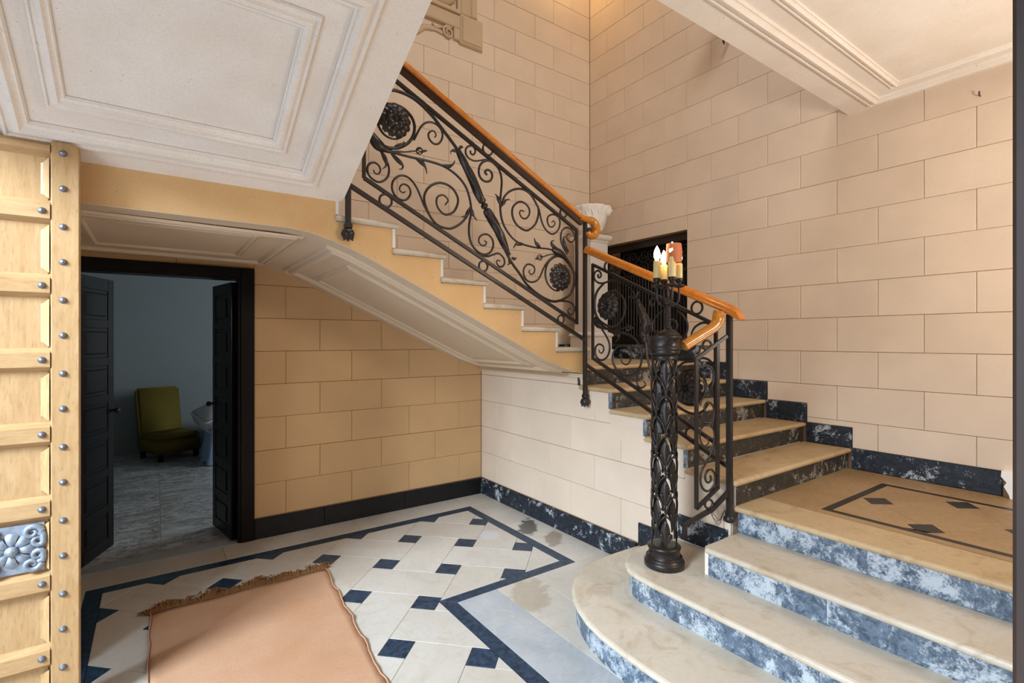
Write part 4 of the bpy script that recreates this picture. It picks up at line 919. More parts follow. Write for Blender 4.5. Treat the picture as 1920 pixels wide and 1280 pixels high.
for dx, dz in ((0.05, -0.05), (0.03, -0.075), (0.015, -0.055)):
    P = crom([map_s((0.10, 0.585), 0.012), map_s((0.10-dx*0.4, 0.565+dz*0.6), 0.02), map_s((0.06-dx*0.3, 0.555+dz), 0.02), map_s((0.03, 0.560+dz*0.4), 0.018), map_s((0.018, 0.565), 0.015)], 5)
    MB().tube([Vector(p)-wr.location for p in P], 0.0013, 4).build('loop', 'iron', wr)

# ================================================================== NEWEL COLUMN
NC = Vector((2.235, 1.737, 2*RISE))
nw = thing('newel_column', 'openwork cast iron newel column of leaves and pointed arches on the second step', 'column', NC)
lin_prof = lambda pr: pr
MB().lathe([(0.098, 0.0), (0.104, 0.004), (0.105, 0.030), (0.101, 0.036), (0.096, 0.038), (0.095, 0.046), (0.083, 0.052), (0.081, 0.056), (0.081, 0.094), (0.086, 0.098), (0.087, 0.106), (0.082, 0.112), (0.070, 0.116), (0.050, 0.116)], n=40).build('base', 'iron', nw)
mb = MB()
for i in range(48):
    th = 2*pi*i/48; mb.lathe([(0.002, 0.003), (0.0042, 0.0), (0.002, -0.003)], (0.0915*cos(th), 0.0915*sin(th), 0.0535), 6)
mb.build('bead_ring', 'iron', nw)
def quatre(z, R, th0, par):
    mb = MB()
    for k in range(4):
        a = th0+0.085*cos(pi/2*k); zz = z+0.0085*sin(pi/2*k)
        mb.lathe([(0.0045, -0.0045), (0.006, 0.0), (0.0045, 0.0045)], (R*cos(a), R*sin(a), zz), 8)
    mb.build('quatrefoil', 'iron', par)
cap = MB().lathe([(0.060, 1.128), (0.076, 1.132), (0.080, 1.140), (0.082, 1.148), (0.080, 1.152), (0.086, 1.158), (0.087, 1.166), (0.083, 1.170), (0.083, 1.214), (0.088, 1.219), (0.090, 1.227), (0.086, 1.232), (0.030, 1.234)], n=40).build('drum', 'iron', nw)
vd = math.atan2(-NC.y, -NC.x)                     # direction of the street side
for k in range(4): quatre(0.075, 0.0815, vd+0.45+pi/2*k, nw); quatre(1.192, 0.0835, vd+0.45+pi/2*k, nw)
MB().lathe([(0.064, 1.10), (0.068, 1.105), (0.068, 1.128), (0.062, 1.130)], n=32).build('neck', 'iron', nw)
RC, PZ = 0.0645, 0.211
def cyl(th, z, r=RC): return (r*cos(th), r*sin(th), z)
A45 = pi/4
def arch_mesh():
    mb = MB()
    for sgn in (-1, 1):
        P = []
        for i in range(11):
            t = i/10; P.append(cyl(sgn*A45*sin(pi/2*t)**1.15, -PZ*0.53*(1-cos(pi/2*t*1.05))**0.92, RC+0.003*sin(pi*t)))
        mb.tube(P, [0.0045]+[0.0048]*9+[0.004], 6)
    return mb.mesh('arch', 'iron')
def lily_mesh():
    mb = MB(); v = []; nu = 13
    for i in range(nu):
        t = i/(nu-1); z = -0.020-0.168*t; wd = 0.0245*sin(pi*min(1, t*1.15))**0.9*(1 if t < 0.55 else (1-t)*1.6+0.28)+0.003
        for q in (-1, -0.5, 0, 0.5, 1): v.append(cyl(q*wd/RC, z, RC-0.004+0.007*(1-abs(q))-0.010*(t < 0.12)*(0.12-t)*8))
    f = [(i*5+k, i*5+k+1, (i+1)*5+k+1, (i+1)*5+k) for i in range(nu-1) for k in range(4)]
    mb.add(v, f, True)
    for s_ in (-1, 1):
        P = [cyl(s_*(0.05+0.30*sin(pi*0.62*t)), -0.150+0.085*t-0.030*max(0, t-0.7)/0.3, RC-0.002+0.006*t) for t in [i/7 for i in range(8)]]
        mb.tube(P, [0.004, 0.006, 0.008, 0.010, 0.010, 0.009, 0.007, 0.004], 6, sy=0.6)
    return mb.mesh('lily_leaf', 'iron')
arch_me, lily_me = arch_mesh(), lily_mesh()
for c in range(8):
    th = vd+A45*c+0.12; ph = 0.5*PZ if c % 2 else 0.0
    for r in range(5):
        zt = 1.126-PZ*r-ph
        if zt < 0.20: continue
        a = link('arch', arch_me, nw, (0, 0, zt)); a.rotation_euler = (0, 0, th)
        l = link('lily_leaf', lily_me, nw, (0, 0, zt)); l.rotation_euler = (0, 0, th)
# ---- candelabrum standing on the newel
CD = NC+Vector((0.016, -0.012, 1.234))
cd = thing('candelabrum', 'iron candelabrum with four yellow candle tubes and lit bulbs on top of the newel column', 'lamp', CD)
MB().lathe([(0.062, 0.0), (0.058, 0.010), (0.040, 0.024), (0.020, 0.034), (0.012, 0.040)], n=28, mod=lambda th, z: 1+0.04*sin(10*th)).build('foot', 'iron', cd)
MB().tube([(0, 0, 0.036+0.13*i/60) for i in range(61)], 0.0155, 12, rad=lambda th, t: 0.78+0.26*abs(sin(pi*t*9.5))).build('twisted_stem', 'iron', cd)
MB().lathe([(0.012, 0.164), (0.022, 0.168), (0.024, 0.176), (0.014, 0.184), (0.008, 0.190), (0.008, 0.25), (0.012, 0.256), (0.004, 0.275)], n=16).build('boss', 'iron', cd)
va = math.atan2(-CD.y, -CD.x)
rgt = Vector((cos(YAW), -sin(YAW)))
rgt = Vector((CD.y, -CD.x)).normalized()      # across the view from the street door
a0 = math.atan2(rgt.y, rgt.x)+0.36
for k in range(4):
    th = a0+pi/2*k; R = 0.060; e = Vector((cos(th), sin(th), 0))
    ar = MB().tube(crom([(0, 0, 0.172), e*0.020+Vector((0, 0, 0.160)), e*0.044+Vector((0, 0, 0.168)), e*R+Vector((0, 0, 0.198)), e*R+Vector((0, 0, 0.262))], 4), 0.0062, 8).build('arm', 'iron', cd)
    cup = MB().lathe([(0.009, 0.255), (0.030, 0.262), (0.034, 0.270), (0.030, 0.272), (0.014, 0.276), (0.013, 0.284), (0.020, 0.290), (0.021, 0.306), (0.018, 0.308)], e*R, 18).build('drip_pan', 'iron', cd)
    top = (0.386, 0.388, 0.400, 0.412)[k]
    MB().lathe([(0.0192, 0.300), (0.0196, 0.34), (0.0190, top-0.006), (0.0175, top), (0.006, top+0.001)], e*R, 16, mod=lambda th_, z: 1+0.03*sin(3*th_+40*z)).build('candle_tube', 'wax', cd)
    MB().lathe([(0.006, top), (0.010, top+0.006), (0.0165, top+0.022), (0.0175, top+0.036), (0.013, top+0.056), (0.006, top+0.072), (0.001, top+0.080)], e*R, 14).build('bulb', 'bulb', cd)
    p = CD+e*R+Vector((0, 0, top+0.10)); point('candle_light', p, 0.6, (1.0, 0.76, 0.45), 0.03)
# rough orange shade set behind the front tubes
sh = Vector((rgt.x*0.030, rgt.y*0.030, 0))
MB().lathe([(0.040, 0.384), (0.041, 0.41), (0.040, 0.44), (0.039, 0.474), (0.037, 0.484)], sh+Vector((rgt.y*0.034, -rgt.x*0.034, 0)), 22, mod=lambda th, z: 1+0.05*sin(7*th+60*z)+0.03*sin(13*th)).build('mottled_shade', 'orange_wax', cd, label='mottled orange shade among the bulbs')

# ================================================================== PEDESTAL, URN, GATE
pd = Vector((3.765, 3.865, z9))
pe = thing('pedestal', 'tall plain white pedestal in the corner of the quarter landing', 'pedestal', pd)
MB().box(-0.170, 0.170, -0.170, 0.170, 0, 0.10).build('plinth', 'white_plaster', pe, bev=0.004)
MB().box(-0.155, 0.155, -0.155, 0.155, 0.10, 0.230).build('base', 'white_plaster', pe, bev=0.004)
def sqm(z0, pr): 
    mb = MB(); v = [(sx*r, sy*r, z) for r, z in pr for sx, sy in ((-1, -1), (1, -1), (1, 1), (-1, 1))]; n = len(pr)
    mb.add(v, [(i*4+k, i*4+(k+1) % 4, (i+1)*4+(k+1) % 4, (i+1)*4+k) for i in range(n-1) for k in range(4)]); mb.add(v[:4], [(3, 2, 1, 0)]); mb.add(v[-4:], [(0, 1, 2, 3)]); return mb
sqm(0, [(0.158, 0.230), (0.166, 0.238), (0.166, 0.252), (0.158, 0.262), (0.145, 0.270), (0.128, 0.280)]).build('moulding', 'white_plaster', pe)
MB().box(-0.124, 0.124, -0.124, 0.124, 0.279, 1.205).build('shaft', 'white_plaster', pe, bev=0.003)
sqm(0, [(0.124, 1.205), (0.130, 1.212), (0.132, 1.228), (0.150, 1.245), (0.156, 1.262), (0.156, 1.285), (0.120, 1.290)]).build('cornice', 'white_plaster', pe)
uo = pd+Vector((0, 0, 1.291))
un = thing('stone_urn', 'white carved stone bowl with small heads at its corners on the pedestal', 'urn', uo)
MB().lathe([(0.085, 0.0), (0.095, 0.012), (0.088, 0.030), (0.092, 0.045), (0.112, 0.075), (0.136, 0.115), (0.152, 0.165), (0.160, 0.215), (0.170, 0.255), (0.182, 0.285), (0.180, 0.300), (0.165, 0.303), (0.140, 0.285), (0.05, 0.27)], n=72, mod=lambda th, z: 1+(0.05*abs(sin(4*th))+0.035*sin(16*th+30*z)*sin(48*z)+0.02*sin(9*th-70*z))*(1 if z > 0.04 else 0)).build('bowl', 'urn_stone', un)
mb = MB()
for k in range(16):
    th = 2*pi*k/16; P = [((0.112+0.062*t)*cos(th+0.20*sin(3*t)), (0.112+0.062*t)*sin(th+0.20*sin(3*t)), 0.060+0.19*t) for t in [i/8 for i in range(9)]]
    mb.tube(P, [0.004, 0.010, 0.013, 0.014, 0.013, 0.011, 0.010, 0.009, 0.004], 6)
mb.build('acanthus_carving', 'urn_stone', un)
for k in range(2):
    th = math.atan2(-pd.x, pd.y)+pi*k-0.25; c = Vector((0.182*cos(th), 0.182*sin(th), 0.252))
    mb = MB().lathe([(0.004, -0.052), (0.024, -0.042), (0.032, -0.016), (0.036, 0.012), (0.032, 0.036), (0.018, 0.050), (0.004, 0.054)], c, 14, mod=lambda t_, z: 1+0.06*sin(4*t_+20*z))
    e = Vector((cos(th), sin(th), 0)); s_ = Vector((-sin(th), cos(th), 0))
    mb.tube([c+e*0.030+Vector((0, 0, 0.012)), c+e*0.044+Vector((0, 0, -0.006)), c+e*0.032+Vector((0, 0, -0.010))], [0.005, 0.008, 0.006], 6)
    for q in (-1, 1): mb.tube([c+e*0.022+s_*0.020*q+Vector((0, 0, 0.020)), c+e*0.033+s_*0.008*q+Vector((0, 0, 0.018))], 0.005, 5)
    mb.tube([c+e*0.018+s_*0.034+Vector((0, 0, 0.02)), c+Vector((0, 0, 0.052))+e*0.01, c+e*0.018-s_*0.034+Vector((0, 0, 0.02))], 0.010, 6)
    mb.build('carved_head', 'urn_stone', un)

gt = thing('iron_gate', 'dark iron grille gate of thin vertical bars in a black recess by the quarter landing', 'gate', (XD+0.10, 0, 0))
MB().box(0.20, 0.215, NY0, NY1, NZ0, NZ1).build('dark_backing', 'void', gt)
for a, b, c, d in ((NY0+0.002, NY0+0.045, NZ0+0.002, NZ1-0.002), (NY1-0.045, NY1-0.002, NZ0+0.002, NZ1-0.002), (NY0+0.045, NY1-0.045, NZ1-0.075, NZ1-0.002), (NY0+0.045, NY1-0.045, NZ0+0.002, NZ0+0.10), (NY0+0.045, NY1-0.045, NZ0+0.72, NZ0+0.745)):
    MB().box(-0.018, 0.018, a, b, c, d).build('frame_bar', 'iron', gt, bev=0.003)
n = 26; bar_me = MB().tube([(0, 0, 0.10), (0, 0, 0.722)], 0.0075, 6).mesh('gate_bar', 'iron')
for k in range(n): link('gate_bar', bar_me, gt, (0, NY0+0.065+(NY1-NY0-0.13)*k/(n-1), NZ0))
sp_ = []
for i in range(26): t = i/25; th = 3.3*pi*t; r = 0.072*(1-0.82*t); sp_.append((0, r*cos(th)-0.072, r*sin(th)))
mb = MB().tube(sp_, 0.0055, 6).tube([(p[0], -p[1], p[2]) for p in sp_], 0.0055, 6); sc_me = mb.mesh('gate_scroll', 'iron')
for i in range(4):
    for j, zz in enumerate((0.80, 0.93)):
        o = link('gate_scroll', sc_me, gt, (0, NY0+0.175+0.245*i, NZ0+zz)); 
        if j: o.rotation_euler = (pi, 0, 0)

# ================================================================== STREET DOOR LEAF
LY, KL = 2.623, 2.0/1.4      # the leaf is drawn at 1:1.43 about eye level, then sized up
dl = thing('street_door', 'pale oak panelled door leaf studded with iron nails and a cast rosette plaque, at the left', 'door', (0, LY, 0))
xa, xb = -0.169, -0.229                       # outer stile
cols_ = [(-0.375, -0.232)]; ZB = 0.4590
MB().box(-0.416, -0.171, 0.016, 0.028, ZB, 2.026).build('back_board', 'pine', dl)
sp0 = [(xb, ZB), (xa, ZB), (xa, 2.026), (xa-0.010, 2.037), (xa-0.02, 2.039), (xb, 2.039)]
MB().prism(sp0, 'y', -0.004, 0.026).build('stile', 'pine', dl, bev=0.0025)
MB().box(-0.420, -0.375, -0.002, 0.016, ZB, 2.035).build('stile', 'pine', dl, bev=0.002)
rails = [2.039]+[1.881-0.2003*i for i in range(7)]+[ZB+0.075]
def stud_mesh():
    mb = MB(); r = 0.0095; n = 8; v = [(r*cos(2*pi*i/n), 0, r*sin(2*pi*i/n)) for i in range(n)]+[(0.65*r*cos(2*pi*(i+0.5)/n), -0.005, 0.65*r*sin(2*pi*(i+0.5)/n)) for i in range(n)]+[(0, -0.0085, 0)]
    f = [(i, (i+1) % n, n+i) for i in range(n)]+[((i+1) % n, n+(i+1) % n, n+i) for i in range(n)]+[(n+i, n+(i+1) % n, 2*n) for i in range(n)]
    return mb.add(v, f).mesh('stud', 'stud_iron')
stud = stud_mesh()
for i, zt in enumerate(rails):
    zb = zt-0.070 if i else 1.992
    for ci, (c0, c1) in enumerate(cols_):
        # faceted rail: chamfers above and below, bevelled toward the stile
        xe = c1 if ci else xb-0.001
        P0 = [(c0, zb), (xe, zb), (xe, zt), (c0, zt)]
        P1 = [(c0, zb+0.016), (xe, zb+0.016), (xe, zt-0.016), (c0, zt-0.016)]
        v = [(x, 0.016, z) for x, z in P0]+[(x, -0.006, z) for x, z in P1]
        MB().add(v, [(4, 5, 6, 7), (0, 1, 5, 4), (1, 2, 6, 5), (2, 3, 7, 6), (3, 0, 4, 7)]).build('rail', 'pine_rail', dl)
        if i: link('stud', stud, dl, (-0.246 if ci == 0 else -0.452, -0.006, (zb+zt)/2))
for i in range(len(rails)-1):
    zt = (rails[i]-0.070 if i else 1.992); zb = rails[i+1]
    for ci, (c0, c1) in enumerate(cols_):
        v = []
        for d, y in ((0.0, -0.002), (0.010, 0.006), (0.016, 0.008)):
            v += [(c0+d, y, zb), (c1-d, y, zb), (c1-d, y, zt), (c0+d, y, zt)]
        # sloping strip beside each stile
        mb = MB()
        for x0_, x1_, x2_ in ((c1, c1-0.014, c1-0.020), (c0, c0+0.014, c0+0.020)):
            mb.add([(x0_, -0.003, zb), (x0_, -0.003, zt), (x1_, 0.010, zt-0.012), (x1_, 0.010, zb+0.012), (x2_, 0.013, zb+0.014), (x2_, 0.013, zt-0.014)], [(0, 1, 2, 3), (3, 2, 5, 4)])
        mb.build('bead', 'pine', dl)
        MB().box(c0+0.004, c1-0.004, 0.0125, 0.0162, zb-0.01, zt+0.01).build('panel', 'pine', dl)
for i in range(11):
    for dz in (-0.052, -0.148):
        z = 2.06+dz-0.2003*i+0.0
        if z > ZB+0.02: link('stud', stud, dl, (-0.2035, -0.004, z))
# cast plaque: scrolling leaves round a shell flower
px0, px1 = -0.372, -0.241
pz1, pz0 = 1.881-0.2003*4-0.071, 1.881-0.2003*5+0.001
pcx, pcz = -0.306, (pz0+pz1)/2
pq = MB().box(px0, px1, 0.004, 0.012, pz0, pz1).build('plaque', 'pewter', dl, bev=0.002)
mb = MB()
for k in range(8):
    th = 2*pi*k/8; v = []
    for i in range(6):
        t = i/5; r_ = 0.010+0.036*t
        for q in (-1, -0.5, 0, 0.5, 1):
            a_ = th+q*0.38*(1-0.15*t); v.append((r_*cos(a_)*(1-0.05*q*q), 0.004-0.010*sin(pi*t*0.75)-0.003*(1-abs(q))+0.008*t*t, r_*sin(a_)*(1-0.05*q*q)))
    mb.add(v, [(i*5+j, i*5+j+1, (i+1)*5+j+1, (i+1)*5+j) for i in range(5) for j in range(4)], True)
mb.build('shell_flower', 'pewter', pq, (pcx, 0, pcz))
o = MB().lathe([(0.014, 0.0), (0.013, 0.006), (0.008, 0.010), (0.003, 0.012)], n=16).build('flower_button', 'pewter', pq, (pcx, -0.002, pcz)); o.rotation_euler = (pi/2, 0, 0)
mb = MB()
for qx in (-1, 1):
    for qz in (-1, 1):
        for rot in (0, 1):
            P = []
            for i in range(15):
                t = i/14; a_ = 2.4*pi*t; r_ = 0.019*(1-0.75*t)
                u, w_ = 0.040+r_*cos(a_), 0.030+r_*sin(a_)+0.012
                if rot: u, w_ = w_+0.010, u-0.020
                P.append((pcx+qx*min(u, 0.062), 0.003-0.004*sin(pi*t), pcz+qz*min(w_, 0.058)))
            mb.tube(P, [0.0085*(1-0.5*i/14) for i in range(15)], 7)
mb.build('leaf_scrolls', 'pewter', pq)

done = set()
def resize(o):
    for c in o.children:
        c.location = (c.location.x*KL, c.location.y*KL, c.location.z*KL+(H*(1-KL) if c.parent == dl else 0))
        if c.data.name not in done:
            done.add(c.data.name); c.data.transform(Matrix.Scale(KL, 4))
        resize(c)
resize(dl)

dd = thing('dark_door', 'dark brown glossy door edge standing close at the right border', 'door', (0, 0, 0))
MB().box(0.831, 1.60, 0.100, 0.145, 0.012, 2.26).build('leaf', 'door_brown', dd, bev=0.004)
MB().box(0.8285, 0.8315, 0.106, 0.134, 0.012, 1.60).build('reflection_strip', 'stud_iron', dd, label='pale strip painted in as the reflection on the door edge')  # reflected daylight low on the edge, painted as a pale strip
for z in (0.25, 0.85, 1.45, 2.0):
    MB().box(0.90, 1.52, 0.144, 0.152, z-0.2, z+0.22).build('panel', 'door_brown', dd, bev=0.006)

# ================================================================== DOORWAY OF THE SIDE ROOM
dr = link('door_1', None, kind='structure')
def jamb(poly_x0, poly_x1, z0, z1, inner):
    mb = MB(); mb.box(poly_x0, poly_x1, YA-0.028, YA+0.125, z0, z1); return mb
MB().box(FX0, DX0-0.012, YA-0.030, YA+0.02, 0, FZ).build('door_frame', 'black_wood', dr, bev=0.005)
MB().box(DX1+0.012, FX1, YA-0.030, YA+0.02, 0, FZ).build('door_frame', 'black_wood', dr, bev=0.005)
MB().box(DX0-0.012, DX1+0.012, YA-0.030, YA+0.02, DZ+0.012, FZ).build('door_frame', 'black_wood', dr, bev=0.005)
MB().box(DX0-0.020, DX0+0.004, YA-0.018, YA+0.135, 0, DZ+0.004).build('door_jamb', 'black_wood', dr, bev=0.003)
MB().box(DX1-0.004, DX1+0.020, YA-0.018, YA+0.135, 0, DZ+0.004).build('door_jamb', 'black_wood', dr, bev=0.003)
MB().box(DX0+0.004, DX1-0.004, YA-0.018, YA+0.135, DZ-0.006, DZ+0.018).build('door_head', 'black_wood', dr, bev=0.003)
def door_leaf(name, label, hx, hy, ang, flip):
    t = thing(name, label, 'door', (hx, hy, 0.012), ang)
    Wd, Hd = 0.445, 1.915
    MB().box(0.0, Wd, -0.015, 0.015, 0, Hd).build('board', 'black_wood', t, bev=0.002)
    zs = [0.06+0.262*i for i in range(8)]
    mbs = MB().box(0, 0.075, -0.021, 0.021, 0, Hd).box(Wd-0.075, Wd, -0.021, 0.021, 0, Hd)
    for i, xx in enumerate(((0.0, 0.075), (Wd-0.075, Wd))): MB().box(xx[0], xx[1], -0.021, 0.021, 0, Hd).build('stile', 'black_wood', t, bev=0.003)
    rl = [(0.0, 0.085)]+[(0.262*i-0.005, 0.262*i+0.055) for i in range(1, 7)]+[(Hd-0.085, Hd)]
    for a_, b_ in rl: MB().box(0.075, Wd-0.075, -0.021, 0.021, a_, b_).build('rail', 'black_wood', t, bev=0.003)
    for (a_, b_), (c_, d_) in zip(rl[:-1], rl[1:]):
        for sg in (-1, 1):
            mb = MB(); P = [(0.098, b_+0.022), (Wd-0.098, b_+0.022), (Wd-0.098, c_-0.022), (0.098, c_-0.022)]
            mb.chamf(P, 'y', sg*0.014, sg*0.024, 0.008); mb.build('panel', 'black_wood', t)
    for sg in (-1, 1):
        MB().lathe([(0.010, 0), (0.008, 0.012), (0.008, 0.024), (0.018, 0.030), (0.021, 0.042), (0.016, 0.052), (0.004, 0.056)], n=14).build('knob', 'iron', t, (Wd-0.038, sg*0.020, 0.98)).rotation_euler = (-sg*pi/2, 0, 0)
    return t
door_leaf('panelled_door', 'black panelled door leaf opened into the side room, at the left jamb', -0.425, YA+0.045, math.atan2(4.665-4.257, -0.262+0.425), 0)
door_leaf('panelled_door', 'black panelled door leaf opened into the side room, at the right jamb beside the blockwork', 0.482, YA+0.050, math.atan2(4.695-4.262, 0.402-0.482), 1)
# ---- side room
RY0, RY1, RX0_, RX1_ = YA+0.13, 8.32, -2.2, 3.4
struct('wall_bedroom_far', MB().box(RX0_, RX1_, RY1, RY1+0.1, 0, 3.0), 'room_plaster')
struct('wall_bedroom_left', MB().box(RX0_-0.1, RX0_, RY0, RY1, 0, 3.0), 'room_plaster')
struct('wall_bedroom_right', MB().box(RX1_, RX1_+0.1, RY0, RY1, 0, 3.0), 'room_plaster')
struct('ceiling_bedroom', MB().box(RX0_, RX1_, RY0, RY1, 3.0, 3.1), 'room_plaster')
struct('wall_bedroom_near', MB().box(RX0_, XL-0.14, RY0-0.1, RY0, 0, 3.0), 'room_plaster')
struct('baseboard_bedroom', MB().box(RX0_, RX1_, RY1-0.014, RY1, 0, 0.09), 'room_plaster')
fb = struct('floor_bedroom', MB().box(RX0_, RX1_, YA+0.05, RY1, -0.12, -0.006), 'joint')
for i in range(5):
    for j in range(4):
        x0_, x1_ = RX0_+i*1.12, RX0_+(i+1)*1.12; y0_, y1_ = YA+0.13+j*1.0, min(RY1, YA+0.13+(j+1)*1.0)
        MB().chamf(inset(rect(x0_, x1_, y0_, y1_), 0.0008), 'z', -0.006, 0.0, 0.001).build('marble_slab', 'bedroom_marble', fb)
MB().box(DX0, DX1, YA-0.012, YA+0.129, -0.008, 0.002).build('door_sill', 'slab', fb)
# ---- low green slipper chair
ch = thing('slipper_chair', 'low armless olive green upholstered chair on short dark legs in the side room', 'chair', (0.165, 7.80, 0), 0.42)
def cushion(x0, x1, y0, y1, z0, z1, name, m, par, puff=0.012, bev=0.022):
    nx = ny = 7; mb = MB(); mb.box(x0, x1, y0, y1, z0, z1); o = mb.build(name, m, par, bev=bev, seg=4)
    for p in o.data.polygons: p.use_smooth = True
    return o
cushion(-0.250, 0.250, -0.245, 0.27, 0.085, 0.265, 'seat_base', 'green_cloth', ch)
s_ = cushion(-0.247, 0.247, -0.25, 0.20, 0.250, 0.325, 'seat_cushion', 'green_cloth', ch, bev=0.03)
mb = MB(); pfb = [(0.15, 0.09), (0.28, 0.09), (0.385, 0.865), (0.295, 0.882), (0.195, 0.30)]
o = mb.prism(pfb, 'x', -0.252, 0.252).build('backrest', 'green_cloth', ch, bev=0.028, seg=4)
for p in o.data.polygons: p.use_smooth = True
for lx, ly in ((-0.205, -0.205), (0.205, -0.205), (-0.205, 0.235), (0.205, 0.235)):
    MB().prism([(-0.024, -0.024), (0.024, -0.024), (0.024, 0.024), (-0.024, 0.024)], 'z', 0, 0.09).build('leg', 'black_wood', ch, (lx, ly, 0), bev=0.002)
# ---- bed with pale blue spread, and a white box cushion on it
bd = thing('bed', 'bed edge with a draped pale blue spread, half hidden by the right door leaf', 'bed', (1.26, 7.95-0.40, 0))
mb = MB(); n = 44; ring_ = []
def perim(t):
    w_, l_ = 0.72, 0.55; per = 2*(w_+l_)*2; d = t*per
    for (x0_, y0_), (x1_, y1_) in zip([(-w_, -l_), (w_, -l_), (w_, l_), (-w_, l_)], [(w_, -l_), (w_, l_), (-w_, l_), (-w_, -l_)]):
        L_ = math.hypot(x1_-x0_, y1_-y0_)
        if d <= L_: return (x0_+(x1_-x0_)*d/L_, y0_+(y1_-y0_)*d/L_)
        d -= L_
    return (-w_, -l_)
v = []; lev = [(1.05, 0.01, 0.05), (1.02, 0.15, 0.035), (1.0, 0.32, 0.015), (0.985, 0.40, 0.0), (0.95, 0.425, 0.0)]
N_ = 120
for k, z, amp in lev:
    for i in range(N_):
        x, y = perim(i/N_); a_ = 1+amp*sin(i*0.9)+0.4*amp*sin(i*2.3); v.append((x*k*a_, y*k*a_, z))
f = [(q*N_+i, q*N_+(i+1) % N_, (q+1)*N_+(i+1) % N_, (q+1)*N_+i) for q in range(4) for i in range(N_)]+[tuple(range(4*N_, 5*N_))]
mb.add(v, f, True); mb.build('spread', 'blue_cloth', bd)
MB().box(-0.66, 0.66, -0.48, 0.48, 0.02, 0.41).build('mattress', 'white_cloth', bd, bev=0.03, seg=2)
cu = thing('box_cushion', 'white quilted box cushion propped up on the blue bed', 'cushion', (0.66, 7.30, 0.49))
o = MB().box(-0.21, 0.21, -0.20, 0.20, 0.0, 0.19).build('pad', 'white_cloth', cu, bev=0.03, seg=4)
for p in o.data.polygons: p.use_smooth = True
for z in (0.03, 0.16):
    P = [(sx*0.205, sy*0.195, z) for sx, sy in ((-1, -1), (1, -1), (1, 1), (-1, 1))]; Q = []
    for i in range(4):
        a_, b_ = Vector(P[i]), Vector(P[(i+1) % 4]); Q += [a_.lerp(b_, t) for t in (0.06, 0.5, 0.94)]
    MB().tube(Q, 0.011, 6, closed=True).build('piping', 'white_cloth', cu)
cu.rotation_euler = (0.30, -0.42, 0.25)

# ================================================================== RUG
rg = thing('rug', 'plain terracotta cotton runner with a ragged fringe lying on the patterned floor', 'rug')
nx, ny = 24, 60; v = []
random.seed(3)
jig = [random.uniform(-1, 1) for _ in range(200)]
for j in range(ny+1):
    t = j/ny; y = 3.385-2.9*t
    xl_, xr_ = -0.018-0.020*t*2.0, 0.913-0.088*min(1, (3.385-y)/1.25)-0.02*max(0, (2.1-y))
    for i in range(nx+1):
        s_ = i/nx; x = xl_+(xr_-xl_)*s_
        ex_ = 0.006*sin(y*21+1)+0.004*jig[j]
        if i == nx: x += ex_
        if i == 0: x += 0.5*ex_
        z = 0.0055+0.0022*sin(y*9+x*4)*sin(x*7+1)**2+(0.007*max(0, sin(y*26))**2 if i == nx else 0)
        v.append((x, y+0.006*sin(x*17), max(0.003, z)))
f = [(j*(nx+1)+i, j*(nx+1)+i+1, (j+1)*(nx+1)+i+1, (j+1)*(nx+1)+i) for j in range(ny) for i in range(nx)]
nb = len(v); v2 = v+[(p[0], p[1], 0.0006) for p in v]
edge = [i for i in range(nx+1)]+[j*(nx+1)+nx for j in range(1, ny+1)]+[ny*(nx+1)+i for i in range(nx-1, -1, -1)]+[j*(nx+1) for j in range(ny-1, 0, -1)]
f2 = f+[(edge[k], edge[(k+1) % len(edge)], edge[(k+1) % len(edge)]+nb, edge[k]+nb) for k in range(len(edge))]
MB().add(v2, f2, True).build('cloth', 'rug', rg)
mb = MB()
for k in range(560):
    x = -0.03+0.950*random.random(); y = 3.378+0.006*sin(x*17); cl = sin(x*31)+sin(x*53+1); l_ = random.uniform(0.035, 0.075)*(1+0.25*cl); a_ = random.uniform(-1.3, 1.3)+0.5*cl
    q = Vector((x, y, 0.006)); P = [q, q+Vector((sin(a_)*l_*0.5, l_*0.40, random.uniform(0.004, 0.030)*(1+0.4*cl))), q+Vector((sin(a_)*l_+random.uniform(-.03, .03), l_*random.uniform(0.3, 0.85), random.uniform(0.002, 0.018)))]
    P = [Vector((p.x, p.y, max(p.z, 0.003))) for p in P]
    mb.tube(P, [0.0042, 0.0040, 0.0022], 4, caps=False)
mb.build('fringe', 'fringe', rg, kind='stuff', label='ragged brown fringe')
for xs in (0, 1):
    P = [Vector(v[j*(nx+1)+(nx if xs else 0)])+Vector((0, 0, 0.002)) for j in range(ny+1)]
    MB().tube(P, 0.0042, 5).build('selvedge', 'rug', rg)

# ================================================================== PLASTER ORNAMENT ON THE UPPER WALL
RY = YA-0.0005
rl_ = thing('plaster_ornament', 'carved plaster frame corner with scroll and pilaster foot on the upper blockwork wall', 'ornament', (0, YA, 4.3))
def rp(poly, dep, name, ch=0.008): MB().chamf([(x, z-4.3) for x, z in poly], 'y', 0.004, -dep, ch).build(name, 'relief', rl_)
rp(rect(2.365, 2.622, 4.315, 4.600), 0.030, 'block_foot', 0.012)
rp(rect(2.385, 2.602, 4.336, 4.575), 0.040, 'block_panel', 0.008)
rp(rect(2.375, 2.560, 4.600, 5.55), 0.022, 'pilaster', 0.010)
rp(rect(2.486, 2.556, 4.600, 5.55), 0.034, 'pilaster_rib', 0.010)
rp([(1.55, 4.455), (2.375, 4.455), (2.375, 4.58), (1.55, 4.58)], 0.020, 'band', 0.010)
rp([(1.55, 4.440), (2.365, 4.440), (2.365, 4.468), (1.55, 4.468)], 0.034, 'band_fillet', 0.007)
rp([(1.95, 4.585), (2.372, 4.585), (2.372, 5.5), (2.335, 5.5), (2.335, 4.622), (1.95, 4.622)], 0.034, 'inner_frame', 0.006)
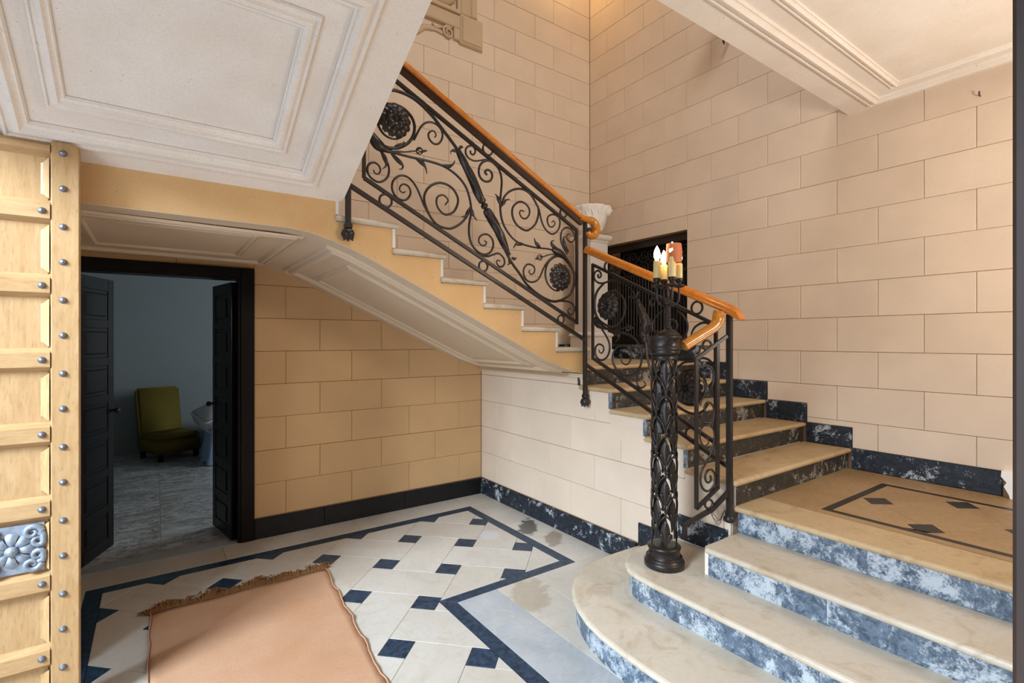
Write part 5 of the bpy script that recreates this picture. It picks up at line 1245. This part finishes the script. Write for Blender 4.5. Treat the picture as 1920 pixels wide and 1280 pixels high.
rp(rect(2.300, 2.365, 4.335, 4.455), 0.028, 'bracket', 0.008)
P = []
for i in range(30): t = i/29; th = 0.3*pi+3.6*pi*t; r_ = 0.062*(1-0.86*t); P.append((2.245+r_*cos(th), -0.012-0.010*t, 0.078+r_*sin(th)))
MB().tube(P, [0.015*(1-0.6*i/29) for i in range(30)], 8).build('volute', 'relief', rl_)
P = crom([(1.60, 4.20, 0), (1.75, 4.22, 0), (1.91, 4.27, 0), (2.0, 4.345, 0), (2.10, 4.365, 0), (2.19, 4.355, 0)], 5)
MB().tube([(p.x, -0.008, p.y-4.3) for p in P], [0.03]*6+[0.026]*(len(P)-12)+[0.018]*6, 8, up=(0, 1, 0), sy=0.5).build('leaf_spray', 'relief', rl_)
P = crom([(2.085, 4.41, 0), (2.11, 4.385, 0), (2.15, 4.395, 0), (2.20, 4.415, 0), (2.26, 4.425, 0)], 5)
MB().tube([(p.x, -0.010, p.y-4.3) for p in P], [0.012]*len(P), 7).build('leaf_spray', 'relief', rl_)
P = crom([(1.75, 4.90, 0), (1.95, 4.76, 0), (2.10, 4.66, 0), (2.22, 4.70, 0), (2.32, 4.84, 0)], 5)
MB().tube([(p.x, -0.014, p.y-4.3) for p in P], [0.05+0.03*sin(i*0.5) for i in range(len(P))], 9, up=(0, 1, 0), sy=0.4).build('drapery', 'relief', rl_)

# ================================================================== SMALL FITTINGS
ln = thing('wall_lantern', 'dark iron lantern bracket tip showing under the gallery edge on the right wall', 'lantern', (XD, 2.472, 4.055))
MB().box(-0.012, 0.010, -0.03, 0.03, 0.05, 0.60).build('back_plate', 'iron', ln, bev=0.003)
MB().tube(crom([(0, 0, 0.10), (-0.06, 0, 0.05), (-0.10, 0.006, 0.012), (-0.104, -0.004, -0.030)], 4), [0.012]*9+[0.010]*2+[0.004]*2, 7).build('leaf_tip', 'iron', ln)
MB().tube(crom([(-0.01, 0, 0.42), (-0.12, 0, 0.48), (-0.22, 0, 0.44), (-0.22, 0, 0.36)], 4), 0.010, 8).build('arm', 'iron', ln)
MB().lathe([(0.02, 0.35), (0.07, 0.32), (0.075, 0.15), (0.055, 0.12), (0.02, 0.10)], (-0.22, 0, 0), 8).build('lantern_body', 'iron', ln)
hk = thing('wall_hook', 'tiny rusty hook in the blockwork high on the right wall', 'hook', (XD, 0.85, 2.977))
MB().tube(crom([(0.004, 0, 0), (-0.020, 0, -0.002), (-0.028, 0, 0.008), (-0.026, 0, 0.020)], 4), 0.004, 6).build('hook', 'brown_wood', hk)
tr = link('trim_1', None, kind='structure')
MB().prism([(0.30, 0.579), (0.712, 0.579), (0.716, 0.60), (0.738, 0.645), (0.726, 0.67), (0.750, 0.70), (0.748, 0.735), (0.30, 0.735)], 'x', XD-0.05, XD+0.004).build('moulded_plinth', 'urn_stone', tr)
